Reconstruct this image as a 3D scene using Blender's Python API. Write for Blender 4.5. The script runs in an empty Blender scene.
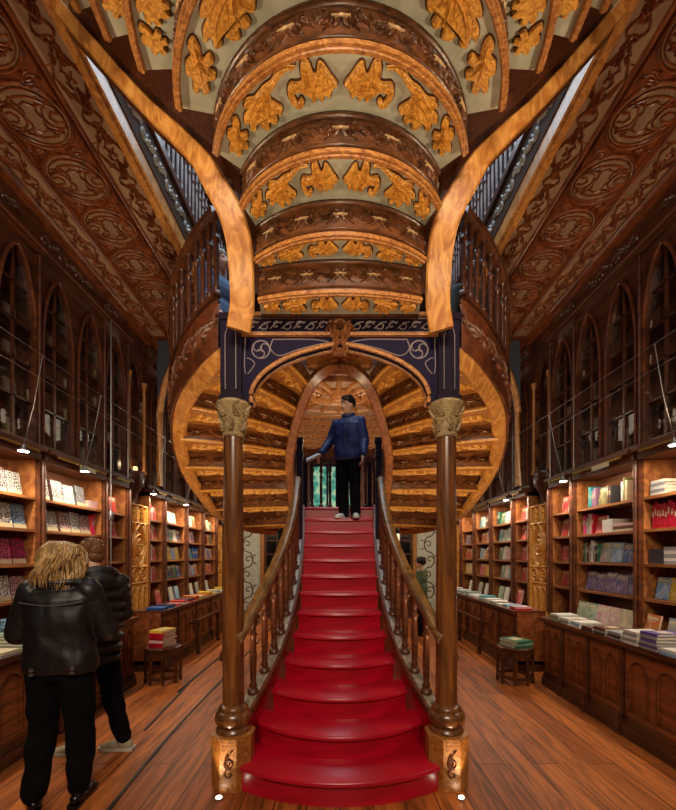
import bpy, math, random
from math import sin, cos, pi, radians, sqrt, atan2
from mathutils import Vector, Matrix, noise
random.seed(7)
SC = bpy.context.scene
COL = SC.collection
# ------------------------------------------------------------------ camera, light, exposure
cd = bpy.data.cameras.new('camera'); cam = bpy.data.objects.new('camera', cd); COL.objects.link(cam)
cam.location = (-.014, 0, 1.67); cam.rotation_euler = (pi/2, 0, 0)
cd.sensor_fit = 'AUTO'; cd.sensor_width = 36; cd.lens = 400/810*36; cd.shift_y = 150/810; cd.clip_start = .05
SC.camera = cam
SC.view_settings.view_transform = 'Standard'; SC.view_settings.look = 'None'
SC.view_settings.exposure = 0.0; SC.view_settings.gamma = 1.0
W = bpy.data.worlds.new('world'); SC.world = W; W.use_nodes = True
W.node_tree.nodes['Background'].inputs[0].default_value = (.10, .13, .18, 1)
W.node_tree.nodes['Background'].inputs[1].default_value = .3
WARM = (1, .82, .62); AMBER = (1, .74, .46); COOL = (.72, .85, 1)
def light(name, typ, loc, power, color=WARM, target=None, size=.1, spot=60, blend=.6, sy=None):
    l = bpy.data.lights.new(name, typ); l.energy = power; l.color = color
    if typ == 'AREA':
        l.size = size
        if sy: l.shape = 'RECTANGLE'; l.size_y = sy
    else: l.shadow_soft_size = size
    if typ == 'SPOT': l.spot_size = radians(spot); l.spot_blend = blend
    o = bpy.data.objects.new(name, l); COL.objects.link(o); o.location = loc
    if target is not None:
        o.rotation_euler = (Vector(target)-Vector(loc)).to_track_quat('-Z', 'Y').to_euler()
    return o
# skylight over the void, seen only as light on the upper walls
light('skylight_glow', 'AREA', (0, 3.6, 8.3), 230, COOL, (0, 3.6, 0), 2.6, sy=5.5)
# unseen fill lights added behind the photographer and over the far half
light('hall_fill', 'AREA', (0, -1.6, 4.4), 190, (1, .80, .60), (0, 4.0, .3), 1.8, sy=1.0)
light('hall_fill', 'AREA', (0, 8.2, 4.3), 30, WARM, (0, 8.2, 0), 1.2, sy=2)
for s in (-1, 1):
    light('floor_uplight', 'SPOT', (s*.86, 2.70, .04), 13, AMBER, (s*.70, 3.15, 3.4), .02, 90, .9)
    light('aisle_fill', 'SPOT', (s*1.45, 5.0, 1.0), 40, AMBER, (s*1.1, 4.5, 3.2), .06, 130, .9)  # unseen fill added in the aisle to brighten the side flight from below
    light('aisle_fill', 'SPOT', (s*1.12, 2.75, .25), 210, AMBER, (s*1.15, 4.35, 2.8), .05, 62, .9)  # unseen fill added in front to brighten the side flight risers
    light('gallery_uplight', 'SPOT', (s*2.5, 1.7, 2.85), 130, AMBER, (s*.3, 2.5, 4.0), .08, 75, .9)
    light('gallery_uplight', 'SPOT', (s*2.86, 2.6, 2.76), 52, AMBER, (s*1.7, 4.6, 5.05), .06, 100, .9)
    light('gallery_uplight', 'SPOT', (s*2.86, 1.2, 2.76), 36, AMBER, (s*1.9, 3.0, 5.05), .06, 90, .9)
    light('back_room_fill', 'POINT', (s*1.5, 8.9, 2.7), 45, WARM, None, .12)  # unseen fill without a fixture for the far section
light('stair_fill', 'SPOT', (0, .9, 2.3), 66, AMBER, (0, 2.8, 3.9), .1, 80, .9)  # unseen fill without a fixture, aimed up at the overhead flight
light('landing_fill', 'POINT', (0, 6.95, 3.7), 26, AMBER, None, .12)  # unseen fill added to brighten the carved far ceiling

# ------------------------------------------------------------------ materials
def srgb(h):
    h = h.lstrip('#'); r = [int(h[i:i+2], 16)/255 for i in (0, 2, 4)]
    return tuple((c/12.92 if c <= .04045 else ((c+.055)/1.055)**2.4) for c in r)+(1,)
def nmat(name):
    m = bpy.data.materials.new(name); m.use_nodes = True
    n = m.node_tree.nodes; l = m.node_tree.links; return m, n, l, n['Principled BSDF']
def plain(name, c, rough=.5, metal=0, emit=None, es=1, spec=.5, coat=0):
    m, n, l, b = nmat(name); b.inputs['Base Color'].default_value = srgb(c)
    b.inputs['Roughness'].default_value = rough; b.inputs['Metallic'].default_value = metal
    b.inputs['Specular IOR Level'].default_value = spec; b.inputs['Coat Weight'].default_value = coat
    if emit: b.inputs['Emission Color'].default_value = srgb(emit); b.inputs['Emission Strength'].default_value = es
    return m
def wood(name, dark, light_, stretch=(1, 12, 1), scale=6, rough=.38, bump=.15, coat=.15, rings=2.5, detail=6):
    m, n, l, b = nmat(name)
    tc = n.new('ShaderNodeTexCoord'); mp = n.new('ShaderNodeMapping')
    mp.inputs['Scale'].default_value = tuple(1/s for s in stretch)
    l.new(tc.outputs['Object'], mp.inputs['Vector'])
    no = n.new('ShaderNodeTexNoise'); no.inputs['Scale'].default_value = scale; no.inputs['Detail'].default_value = detail
    no.inputs['Distortion'].default_value = rings
    l.new(mp.outputs[0], no.inputs['Vector'])
    cr = n.new('ShaderNodeValToRGB'); e = cr.color_ramp.elements
    e[0].position = .36; e[0].color = srgb(dark); e[1].position = .66; e[1].color = srgb(light_)
    l.new(no.outputs['Fac'], cr.inputs[0]); l.new(cr.outputs[0], b.inputs['Base Color'])
    b.inputs['Roughness'].default_value = rough; b.inputs['Coat Weight'].default_value = coat; b.inputs['Coat Roughness'].default_value = .2
    bp = n.new('ShaderNodeBump'); bp.inputs['Strength'].default_value = bump; bp.inputs['Distance'].default_value = .01
    l.new(no.outputs['Fac'], bp.inputs['Height']); l.new(bp.outputs[0], b.inputs['Normal'])
    return m
M = {}
M['dark'] = wood('dark_stained_wood', '#321a0f', '#5a3019', rough=.32)
M['mid'] = wood('mahogany_wood', '#42200f', '#6c381b', rough=.42)
M['case'] = wood('bookcase_wood', '#7d4824', '#b0733c', rough=.45)
M['caseback'] = wood('bookcase_back_wood', '#6a3d20', '#8d562e', rough=.6, coat=0)
M['band'] = wood('honey_figured_wood', '#a3652a', '#d59a4e', stretch=(1, 1.6, 2.2), scale=9, rough=.4, rings=3, bump=.12)
M['gold'] = wood('gilded_carving', '#ad7020', '#f0b450', stretch=(1, 1, 1), scale=26, rough=.46, bump=.35, coat=.12)
M['bandin'] = wood('chestnut_arch_wood', '#6e3c1b', '#a0602e', rough=.35, stretch=(1, 1, 3), scale=8)
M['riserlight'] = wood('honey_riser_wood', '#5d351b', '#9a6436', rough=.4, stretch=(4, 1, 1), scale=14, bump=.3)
M['counter'] = wood('counter_panel_wood', '#5c2d15', '#94522a', rough=.38)
M['rail'] = wood('worn_rail_wood', '#5e4426', '#9a7644', rough=.32, coat=.3, stretch=(1, 6, 1))
M['matte'] = plain('matte_dark_fascia', '#46342a', .85, spec=.1)
M['golddim'] = wood('honey_carving', '#7d4a1c', '#b87a36', stretch=(1, 1, 1), scale=22, rough=.45, bump=.3)
M['rim'] = wood('chestnut_rim', '#875022', '#c68a48', stretch=(2, 1, 1), scale=30, rough=.42, bump=.4)
M['soff'] = wood('carved_ceiling_wood', '#54250f', '#8d4a22', rough=.42, stretch=(1, 3, 1), scale=8)
M['sofftan'] = wood('ceiling_ground_tan', '#80614a', '#a38468', rough=.7, coat=0)
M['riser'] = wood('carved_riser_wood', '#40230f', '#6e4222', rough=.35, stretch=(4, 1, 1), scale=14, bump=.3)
M['shade'] = wood('figured_walnut', '#35190d', '#5a2f19', stretch=(1, 1, 2.6), scale=16, rings=7, rough=.3)
M['cream'] = wood('cream_panel_paint', '#a6aa98', '#bcbfae', stretch=(1, 1, 1), scale=4, rough=.5, bump=.05, coat=0)
M['purple'] = plain('aubergine_paint', '#1b1222', .6, spec=.12)
M['line'] = plain('pale_lilac_inlay', '#8a7f83', .45)
M['indigo'] = plain('indigo_field_paint', '#17122e', .6, spec=.12)
M['capital'] = wood('capital_stonewash', '#7a6648', '#b8a273', stretch=(1, 1, 1), scale=30, rough=.5, bump=.2)
M['column'] = wood('column_wood', '#52301a', '#855428', stretch=(1, 1, 9), scale=9, rough=.28, coat=.4, bump=.08)
M['stringtop'] = wood('worn_grey_wood', '#6d6558', '#a39a86', stretch=(1, 5, 1), scale=10, rough=.4)
M['slate'] = plain('slate_blue_plaster', '#3c4455', .8)
M['plaster'] = plain('pale_plaster', '#b9c0c8', .8)
M['lacy'] = plain('whitened_fretwork', '#aeb0ac', .45)
M['brass'] = plain('aged_brass', '#a9843e', .3, .9)
M['steel'] = plain('brushed_steel', '#9a9a9a', .35, .9)
M['black'] = plain('black_metal', '#0c0c0d', .4)
M['lampsoft'] = plain('amber_lamp_glow', '#ffd9a0', .4, 0, '#ffc070', 2.5)
M['lampon'] = plain('lamp_glow', '#fff4dd', .4, 0, '#fff2d8', 30)
M['pages'] = plain('paper_edge', '#d9d2bd', .8)
M['bustw'] = plain('bust_plaster', '#8f7a68', .7)
M['stud'] = plain('bright_flower_stud', '#d8b98c', .25)
# red gloss stair paint
m, n, l, b = nmat('red_gloss_stair'); M['red'] = m
no = n.new('ShaderNodeTexNoise'); no.inputs['Scale'].default_value = 2.2; no.inputs['Detail'].default_value = 5
cr = n.new('ShaderNodeValToRGB'); cr.color_ramp.elements[0].color = srgb('#a0081f'); cr.color_ramp.elements[1].color = srgb('#c00b2b')
cr.color_ramp.elements[0].position = .35; cr.color_ramp.elements[1].position = .65
l.new(no.outputs['Fac'], cr.inputs[0]); l.new(cr.outputs[0], b.inputs['Base Color'])
b.inputs['Roughness'].default_value = .3; b.inputs['Coat Weight'].default_value = .2; b.inputs['Coat Roughness'].default_value = .15
# floor boards
m, n, l, b = nmat('floor_boards'); M['floor'] = m
tc = n.new('ShaderNodeTexCoord'); mp = n.new('ShaderNodeMapping'); mp.inputs['Rotation'].default_value = (0, 0, pi/2)
l.new(tc.outputs['Object'], mp.inputs['Vector'])
br = n.new('ShaderNodeTexBrick'); br.inputs['Scale'].default_value = 1; br.inputs['Brick Width'].default_value = 3.2; br.inputs['Row Height'].default_value = .22
br.inputs['Mortar Size'].default_value = .0035; br.inputs['Color1'].default_value = srgb('#b56a30'); br.inputs['Color2'].default_value = srgb('#884a20'); br.inputs['Mortar'].default_value = srgb('#1c0c06')
l.new(mp.outputs[0], br.inputs['Vector'])
mp2 = n.new('ShaderNodeMapping'); mp2.inputs['Scale'].default_value = (1, .09, 1); l.new(tc.outputs['Object'], mp2.inputs['Vector'])
no = n.new('ShaderNodeTexNoise'); no.inputs['Scale'].default_value = 14; no.inputs['Detail'].default_value = 8; no.inputs['Distortion'].default_value = 1.5
l.new(mp2.outputs[0], no.inputs['Vector'])
cr = n.new('ShaderNodeValToRGB'); cr.color_ramp.elements[0].color = (.35, .35, .35, 1); cr.color_ramp.elements[1].color = (1.25, 1.2, 1.15, 1)
cr.color_ramp.elements[0].position = .3; cr.color_ramp.elements[1].position = .62; l.new(no.outputs['Fac'], cr.inputs[0])
mx = n.new('ShaderNodeMix'); mx.data_type = 'RGBA'; mx.blend_type = 'MULTIPLY'; mx.inputs[0].default_value = 1
l.new(br.outputs['Color'], mx.inputs[6]); l.new(cr.outputs[0], mx.inputs[7]); l.new(mx.outputs[2], b.inputs['Base Color'])
b.inputs['Roughness'].default_value = .42; b.inputs['Specular IOR Level'].default_value = .35
bp = n.new('ShaderNodeBump'); bp.inputs['Strength'].default_value = .12; bp.inputs['Distance'].default_value = .01
l.new(no.outputs['Fac'], bp.inputs['Height']); l.new(bp.outputs[0], b.inputs['Normal'])
# cover colour comes from each book's own object colour
def cover(name, art=0):
    m, n, l, b = nmat(name); oi = n.new('ShaderNodeObjectInfo'); tc = n.new('ShaderNodeTexCoord')
    b.inputs['Roughness'].default_value = .35
    if not art: l.new(oi.outputs['Color'], b.inputs['Base Color']); return m
    ad = n.new('ShaderNodeVectorMath'); ad.operation = 'ADD'
    cb = n.new('ShaderNodeCombineXYZ'); mu = n.new('ShaderNodeMath'); mu.operation = 'MULTIPLY'; mu.inputs[1].default_value = 37
    l.new(oi.outputs['Random'], mu.inputs[0]); l.new(mu.outputs[0], cb.inputs[0]); l.new(mu.outputs[0], cb.inputs[2])
    l.new(tc.outputs['Object'], ad.inputs[0]); l.new(cb.outputs[0], ad.inputs[1])
    mx = n.new('ShaderNodeMix'); mx.data_type = 'RGBA'
    if art == 1:
        no = n.new('ShaderNodeTexNoise'); no.inputs['Scale'].default_value = 1.7; no.inputs['Detail'].default_value = 2.5
        l.new(ad.outputs[0], no.inputs['Vector']); cr = n.new('ShaderNodeValToRGB'); cr.color_ramp.interpolation = 'CONSTANT'
        e = cr.color_ramp.elements; e[0].color = srgb('#2c3550'); e[1].position = .44; e[1].color = srgb('#cfc8b4')
        for p, c in ((.5, '#b0703a'), (.55, '#5f7f52'), (.62, '#a33a30')): q = e.new(p); q.color = srgb(c)
        l.new(no.outputs['Fac'], cr.inputs[0]); l.new(cr.outputs[0], mx.inputs[7]); mx.inputs[0].default_value = .3
        l.new(oi.outputs['Color'], mx.inputs[6])
    else:
        vo = n.new('ShaderNodeTexVoronoi'); vo.inputs['Scale'].default_value = 9; vo.feature = 'DISTANCE_TO_EDGE'
        l.new(ad.outputs[0], vo.inputs['Vector']); cr = n.new('ShaderNodeValToRGB'); cr.color_ramp.interpolation = 'CONSTANT'
        cr.color_ramp.elements[0].color = (0, 0, 0, 1); cr.color_ramp.elements[1].position = .09; cr.color_ramp.elements[1].color = (1, 1, 1, 1)
        l.new(vo.outputs['Distance'], cr.inputs[0]); l.new(cr.outputs[0], mx.inputs[0])
        l.new(oi.outputs['Color'], mx.inputs[6]); mx.inputs[7].default_value = srgb('#1d1a20')
    l.new(mx.outputs[2], b.inputs['Base Color']); return m
M['cover'] = cover('book_cloth'); M['art'] = cover('printed_cover', 1); M['pattern'] = cover('tile_pattern_print', 2)
M['title'] = plain('pale_title_print', '#b9ae8c', .5)
m, n, l, b = nmat('cabinet_glass'); M['glass'] = m
tr = n.new('ShaderNodeBsdfTransparent'); tr.inputs[0].default_value = (.86, .84, .80, 1); gl = n.new('ShaderNodeBsdfGlossy'); gl.inputs['Roughness'].default_value = .03
ms = n.new('ShaderNodeMixShader'); ms.inputs[0].default_value = .03; l.new(tr.outputs[0], ms.inputs[1]); l.new(gl.outputs[0], ms.inputs[2]); l.new(ms.outputs[0], n['Material Output'].inputs[0])
m, n, l, b = nmat('stained_window_glass'); M['teal'] = m
no = n.new('ShaderNodeTexVoronoi'); no.inputs['Scale'].default_value = 6; cr = n.new('ShaderNodeValToRGB'); tc = n.new('ShaderNodeTexCoord'); l.new(tc.outputs['Object'], no.inputs['Vector'])
e = cr.color_ramp.elements; e[0].position = .2; e[0].color = srgb('#1f6f66'); e[1].position = .7; e[1].color = srgb('#9fc4a8'); q = e.new(.5); q.color = srgb('#3f9f92')
l.new(no.outputs['Distance'], cr.inputs[0]); l.new(cr.outputs[0], b.inputs['Base Color']); l.new(cr.outputs[0], b.inputs['Emission Color']); b.inputs['Emission Strength'].default_value = .45

# ------------------------------------------------------------------ mesh builder
ROOT = {}
class MB:
    def __init__(s): s.v = []; s.f = []; s.m = []; s.mi = 0
    def add(s, vs, fs):
        o = len(s.v); s.v += [tuple(p) for p in vs]; s.f += [tuple(o+i for i in f) for f in fs]; s.m += [s.mi]*len(fs); return s
    def box(s, x0, x1, y0, y1, z0, z1, bev=0):
        vs = [(x, y, z) for x in (x0, x1) for y in (y0, y1) for z in (z0, z1)]
        return s.add(vs, [(0, 1, 3, 2), (4, 6, 7, 5), (0, 4, 5, 1), (2, 3, 7, 6), (0, 2, 6, 4), (1, 5, 7, 3)])
    def lathe(s, prof, loc=(0, 0, 0), n=16, sz=1, sr=1, rot=0):
        vs = []; fs = []
        for r, z in prof:
            for i in range(n):
                a = 2*pi*i/n+rot; vs.append((loc[0]+r*sr*cos(a), loc[1]+r*sr*sin(a), loc[2]+z*sz))
        for j in range(len(prof)-1):
            for i in range(n):
                k = (i+1) % n; fs.append((j*n+i, j*n+k, (j+1)*n+k, (j+1)*n+i))
        fs.append(tuple(range(n-1, -1, -1))); fs.append(tuple((len(prof)-1)*n+i for i in range(n)))
        return s.add(vs, fs)
    def sweep(s, path, sec, closed=False, scale=None, up=Vector((0, 0, 1))):
        P = [Vector(p) for p in path]; n = len(P); k = len(sec); vs = []; fs = []
        for i in range(n):
            if closed: T = (P[(i+1) % n]-P[i-1]).normalized()
            else: T = (P[min(i+1, n-1)]-P[max(i-1, 0)]).normalized()
            S = T.cross(up)
            if S.length < 1e-4: S = Vector((1, 0, 0))
            S.normalize(); U = S.cross(T); q = scale[i] if scale else 1
            for a, b_ in sec: vs.append(P[i]+S*a*q+U*b_*q)
        for i in range(n if closed else n-1):
            j = (i+1) % n
            for a in range(k):
                b_ = (a+1) % k; fs.append((i*k+a, i*k+b_, j*k+b_, j*k+a))
        if not closed: fs.append(tuple(range(k))); fs.append(tuple((n-1)*k+a for a in range(k)))
        return s.add(vs, fs)
    def tube(s, path, r, n=8, closed=False, scale=None):
        return s.sweep(path, [(r*cos(2*pi*i/n), r*sin(2*pi*i/n)) for i in range(n)], closed, scale)
    def grid(s, fn, nu, nv):
        vs = [fn(i/nu, j/nv) for j in range(nv+1) for i in range(nu+1)]
        return s.add(vs, [(j*(nu+1)+i, j*(nu+1)+i+1, (j+1)*(nu+1)+i+1, (j+1)*(nu+1)+i) for j in range(nv) for i in range(nu)])
    def ball(s, c, r, n=12, rot=None):
        if not hasattr(r, '__len__'): r = (r, r, r)
        vs = []; m_ = n//2
        for j in range(1, m_):
            t = pi*j/m_
            for i in range(n):
                a = 2*pi*i/n; p = Vector((r[0]*sin(t)*cos(a), r[1]*sin(t)*sin(a), r[2]*cos(t)))
                if rot: p = rot @ p
                vs.append(p+Vector(c))
        for sg in (1, -1):
            p = Vector((0, 0, r[2]*sg)); p = rot @ p if rot else p; vs.append(p+Vector(c))
        fs = [(j*n+i, (j+1)*n+i, (j+1)*n+(i+1) % n, j*n+(i+1) % n) for j in range(m_-2) for i in range(n)]
        t0 = (m_-1)*n
        fs += [(t0, i, (i+1) % n) for i in range(n)]+[(t0+1, (m_-2)*n+(i+1) % n, (m_-2)*n+i) for i in range(n)]
        return s.add(vs, fs)
    def cap(s, p0, p1, r0, r1, n=12):
        p0 = Vector(p0); p1 = Vector(p1); path = []; sc = []
        d = (p1-p0); L = d.length or 1e-5; d /= L
        for i in range(5): a = pi/2*(i/4); path.append(p0-d*r0*cos(a)); sc.append(max(.02, sin(a))*r0)
        for i in range(5): a = pi/2*(i/4); path.append(p1+d*r1*sin(a)); sc.append(max(.02, cos(a))*r1)
        return s.tube(path, 1, n, scale=sc)
    def prism(s, poly, fn, t0, t1):
        """poly of 2-D points (a,b), fn(a,b,t)->3-D"""
        n = len(poly); vs = [fn(a, b_, t0) for a, b_ in poly]+[fn(a, b_, t1) for a, b_ in poly]
        return s.add(vs, [tuple(range(n)), tuple(range(2*n-1, n-1, -1))]+[(i, (i+1) % n, n+(i+1) % n, n+i) for i in range(n)])
    def strip(s, P, Q, fn, t0, t1):
        """plate between two 2-D outlines"""
        n = len(P); vs = [fn(*p, t0) for p in P]+[fn(*q, t0) for q in Q]+[fn(*p, t1) for p in P]+[fn(*q, t1) for q in Q]; fs = []
        for i in range(n-1):
            fs += [(i, i+1, n+i+1, n+i), (2*n+i, 3*n+i, 3*n+i+1, 2*n+i+1), (i, 2*n+i, 2*n+i+1, i+1), (n+i, n+i+1, 3*n+i+1, 3*n+i)]
        for i in (0, n-1): fs.append((i, n+i, 3*n+i, 2*n+i))
        return s.add(vs, fs)
    def strokes(s, st, fn, h=.012, mind=.0):
        """carved relief: st=[(points, width, kind)] in 2-D metres, fn(u,v,h)->3-D"""
        for pts, w, kind in st:
            n = len(pts); vs = []; fs = []; closed = kind == 'ring'
            for i in range(n):
                a = Vector(pts[i-1] if (i or closed) else pts[i]); c = Vector(pts[(i+1) % n] if (i < n-1 or closed) else pts[i])
                t = (c-a); t = t.normalized() if t.length > 1e-7 else Vector((1, 0)); nr = Vector((-t.y, t.x)); q = i/(n-1)
                if kind == 'drop': ww = w*(.25+.95*sin(pi*min(1, q*.92+.04))**.8*(.5+.6*q)); hh = h*(.5+.7*sin(pi*min(1, q*.9+.1)))
                elif kind == 'taper': ww = w*(1-.7*q); hh = h*(1-.4*q)
                else: ww = w; hh = h
                p = Vector(pts[i])
                for k, hk in ((-1, mind), (-.62, .72), (0, 1), (.62, .72), (1, mind)):
                    z = p+nr*ww*k; vs.append(fn(z.x, z.y, hh*hk))
            m_ = n if closed else n-1
            for i in range(m_):
                j = (i+1) % n
                for k in range(4): fs.append((i*5+k, i*5+k+1, j*5+k+1, j*5+k))
            if not closed: fs.append((0, 1, 2, 3, 4)); fs.append(tuple((n-1)*5+k for k in range(5)))
            s.add(vs, fs)
        return s
    def build(s, name, mats, parent=None, smooth=True, loc=None, sharp=40):
        root = ROOT.get(parent.name, Vector((0, 0, 0))) if parent else Vector(loc or (0, 0, 0))
        me = bpy.data.meshes.new(name)
        me.from_pydata([(x-root.x, y-root.y, z-root.z) for x, y, z in s.v], [], s.f)
        if not isinstance(mats, (list, tuple)): mats = [mats]
        for q in mats: me.materials.append(M[q] if isinstance(q, str) else q)
        me.polygons.foreach_set('material_index', s.m)
        import bmesh
        bm = bmesh.new(); bm.from_mesh(me); bmesh.ops.recalc_face_normals(bm, faces=bm.faces); bm.to_mesh(me); bm.free()
        if smooth: me.polygons.foreach_set('use_smooth', [True]*len(me.polygons)); me.set_sharp_from_angle(angle=radians(sharp))
        o = bpy.data.objects.new(name, me); COL.objects.link(o)
        if parent: o.parent = parent
        else: o.location = root
        ROOT[o.name] = root.copy()
        return o
def tag(o, label=None, cat=None, group=None, kind=None):
    if label: o['label'] = label
    if cat: o['category'] = cat
    if group: o['group'] = group
    if kind: o['kind'] = kind
    return o
def thing(name, loc, label, cat, group=None):
    o = bpy.data.objects.new(name, None); COL.objects.link(o); o.location = loc; o.empty_display_size = .1
    ROOT[o.name] = Vector(loc); return tag(o, label, cat, group)
def copy_tree(o, parent=None):
    c = o.copy(); COL.objects.link(c)
    if parent: c.parent = parent
    ROOT[c.name] = ROOT.get(o.name, Vector((0, 0, 0))).copy()
    for ch in list(o.children): copy_tree(ch, c)
    return c
def struct(o): o['kind'] = 'structure'; return o
def catmull(pts, n=8):
    P = [Vector(p) for p in pts]; P = [P[0]*2-P[1]]+P+[P[-1]*2-P[-2]]; out = []
    for i in range(1, len(P)-2):
        for j in range(n):
            t = j/n; a, b_, c, d = P[i-1:i+3]
            out.append(.5*((2*b_)+(c-a)*t+(2*a-5*b_+4*c-d)*t*t+(3*b_-a-3*c+d)*t**3))
    out.append(P[-2]); return out
def poly2(pts, n=6): return [(p.x, p.y) for p in catmull([Vector((a, b_, 0)) for a, b_ in pts], n)]
def inset(pts, d):
    n = len(pts); out = []; ar = sum(pts[i][0]*pts[(i+1) % n][1]-pts[(i+1) % n][0]*pts[i][1] for i in range(n)); sg = 1 if ar > 0 else -1
    for i in range(n):
        t = Vector(pts[(i+1) % n])-Vector(pts[i-1]); t = t.normalized() if t.length > 1e-7 else Vector((1, 0)); out.append((pts[i][0]-t.y*sg*d, pts[i][1]+t.x*sg*d))
    return out
def closed2(pts, n=3):
    P = pts[-2:]+pts+pts[:2]; c = catmull([Vector((a, b_, 0)) for a, b_ in P], n)[2*n:-(n+0)]
    return [(q.x, q.y) for q in c[:len(pts)*n]]
def relief(b, poly, fn, h, bev):
    """raised silhouette with sloped sides"""
    o = poly; i1 = inset(poly, bev); n = len(o)
    vs = [fn(*q, 0) for q in o]+[fn(*q, h*.8) for q in inset(poly, bev*.35)]+[fn(*q, h) for q in i1]
    from mathutils.geometry import tessellate_polygon
    tri = tessellate_polygon([[Vector((x, y, 0)) for x, y in i1]])
    return b.add(vs, [(k*n+i, k*n+(i+1) % n, (k+1)*n+(i+1) % n, (k+1)*n+i) for k in (0, 1) for i in range(n)]+[tuple(2*n+i for i in t_) for t_ in tri])
L1 = [(.02, .45), (.12, .60), (.24, .78), (.31, .82), (.36, .70), (.41, .66), (.47, .86), (.56, .90), (.62, .78), (.63, .62), (.71, .60), (.82, .64), (.90, .58), (.94, .46), (.92, .30), (.84, .19), (.74, .17), (.67, .25), (.71, .34), (.79, .30), (.82, .40), (.77, .47), (.66, .40), (.55, .30), (.47, .19), (.40, .28), (.32, .19), (.26, .29), (.17, .24), (.12, .36)]
L2 = [(.68, .84), (.85, .91), (1.0, .90), (1.14, .82), (1.3, .82), (1.5, .78), (1.65, .86), (1.78, .80), (1.72, .69), (1.87, .68), (1.96, .56), (1.85, .51), (1.92, .38), (1.83, .27), (1.72, .34), (1.67, .17), (1.55, .09), (1.48, .22), (1.40, .11), (1.30, .14), (1.30, .28), (1.19, .21), (1.11, .31), (1.2, .45), (1.27, .60), (1.1, .70), (.95, .79), (.82, .83)]
L3 = [(2.0, .80), (2.12, .87), (2.2, .76), (2.3, .85), (2.42, .80), (2.44, .66), (2.57, .62), (2.6, .5), (2.5, .44), (2.57, .32), (2.46, .21), (2.36, .30), (2.28, .15), (2.17, .2), (2.2, .34), (2.07, .29), (2.02, .42), (2.14, .52), (2.05, .62)]
V1 = [((.80, .52), (.5, .50), (.06, .45)), ((.62, .52), (.55, .68), (.52, .84)), ((.45, .5), (.38, .62), (.29, .76)), ((.6, .48), (.5, .38), (.46, .25)), ((.4, .47), (.34, .36), (.3, .24))]
V2 = [((1.1, .76), (1.35, .66), (1.6, .30)), ((1.3, .70), (1.55, .72), (1.85, .60)), ((1.35, .64), (1.6, .58), (1.85, .4)), ((1.3, .62), (1.42, .4), (1.42, .18)), ((1.28, .6), (1.28, .42), (1.2, .28))]
V3 = [((2.08, .7), (2.25, .55), (2.5, .3)), ((2.15, .62), (2.3, .68), (2.4, .76)), ((2.2, .55), (2.25, .4), (2.26, .22))]
def xf(st, cx, cy, ang=0, k=1, flip=1):
    c, s_ = cos(ang), sin(ang)
    return [([(cx+(x*c-y*flip*s_)*k, cy+(x*s_+y*flip*c)*k) for x, y in p], w*k, kd) for p, w, kd in st]
def ring(cx, cy, rx, ry, w, n=24, a0=0): return ([(cx+rx*cos(a0+2*pi*i/n), cy+ry*sin(a0+2*pi*i/n)) for i in range(n)], w, 'ring')
def line(a, b_, w, n=4): return ([(a[0]+(b_[0]-a[0])*i/n, a[1]+(b_[1]-a[1])*i/n) for i in range(n+1)], w, 'line')
# acanthus leaf of unit length growing along +x
LEAF = []
_v = poly2([(0, 0), (.3, .10), (.65, .06), (1, -.12)], 5)
LEAF.append((_v, .085, 'taper'))
for t, a, L in ((.06, 88, .30), (.26, 66, .40), (.48, 48, .42), (.70, 32, .36)):
    for sg in (1, -1):
        x, y = _v[int(t*(len(_v)-1))]; th = radians(a*sg*.95)
        LEAF.append(([(x+L*q*cos(th-.7*sg*q), y+L*q*sin(th-.7*sg*q)) for q in [i/6 for i in range(7)]], .062, 'drop'))
LEAF.append(([(1-.05, -.08), (1.08, -.16), (1.2, -.30)], .05, 'drop'))
def wider(st, k=1.35, add=.003): return [(p, w*k+add, kd) for p, w, kd in st]
CURL = [([(.34*(1-i/16)*cos(i*.42+.3)-.30, .34*(1-i/16)*sin(i*.42+.3)-.05) for i in range(15)][::-1], .06, 'line')]
SCROLLLEAF = LEAF+xf(CURL, 0, 0)
FLOWER = [([(0, 0), (.5*cos(a), .5*sin(a)), (cos(a), sin(a))], .22, 'drop') for a in (pi/4, 3*pi/4, 5*pi/4, 7*pi/4)]
# patch between two 3-D curves c0(s), c1(s), s in -1..1 ; returns fn(u,v,h) in metres centred on u
def patch(c0, c1, out):
    mid = [c0(i/10-1).lerp(c1(i/10-1), .5) for i in range(21)]
    L = sum((mid[i+1]-mid[i]).length for i in range(20)); Wd = (c1(0)-c0(0)).length; out = Vector(out)
    def P(s, t): return c0(s).lerp(c1(s), t)
    def fn(u, v, h=0):
        s = max(-1.05, min(1.05, 2*u/L)); t = v/Wd; p = P(s, t)
        e = .02; a = P(s+e, t)-P(s-e, t); b_ = P(s, t+e)-P(s, t-e); N = a.cross(b_); N.normalize()
        if N.dot(out) < 0: N = -N
        return p+N*h
    return fn, L, Wd
def arch2(w, z0, zs, za, n=8, pointed=True):
    """opening outline centred on 0: left jamb up, over, right jamb down"""
    r = w/2; pts = [(-r, z0), (-r, zs)]
    H = za-zs
    for i in range(1, n): 
        t = i/n; pts.append((-r+r*(1-cos(t*pi/2))*(.75 if pointed else 1)+(r*.25*t if pointed else 0), zs+H*(sin(t*pi/2)*(.8 if pointed else 1)+(.2*t if pointed else 0))))
    pts.append((0, za)); return pts+[(-x, z) for x, z in pts[-2::-1]]
def arch_outer(pts, hw, ztop):
    out = []; k = [i for i, p in enumerate(pts)]; n = len(pts); zs = pts[1][1]
    for i, (x, z) in enumerate(pts):
        if i < 2 or i > n-3: out.append((-hw if x < 0 else hw, z))
        else:
            t = x/abs(pts[0][0]); a = abs(t)
            out.append(((1 if t > 0 else -1)*hw*min(1, a*1.25), ztop if a < .8 else zs+(ztop-zs)*(1-a)/.2))
    return out
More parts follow.
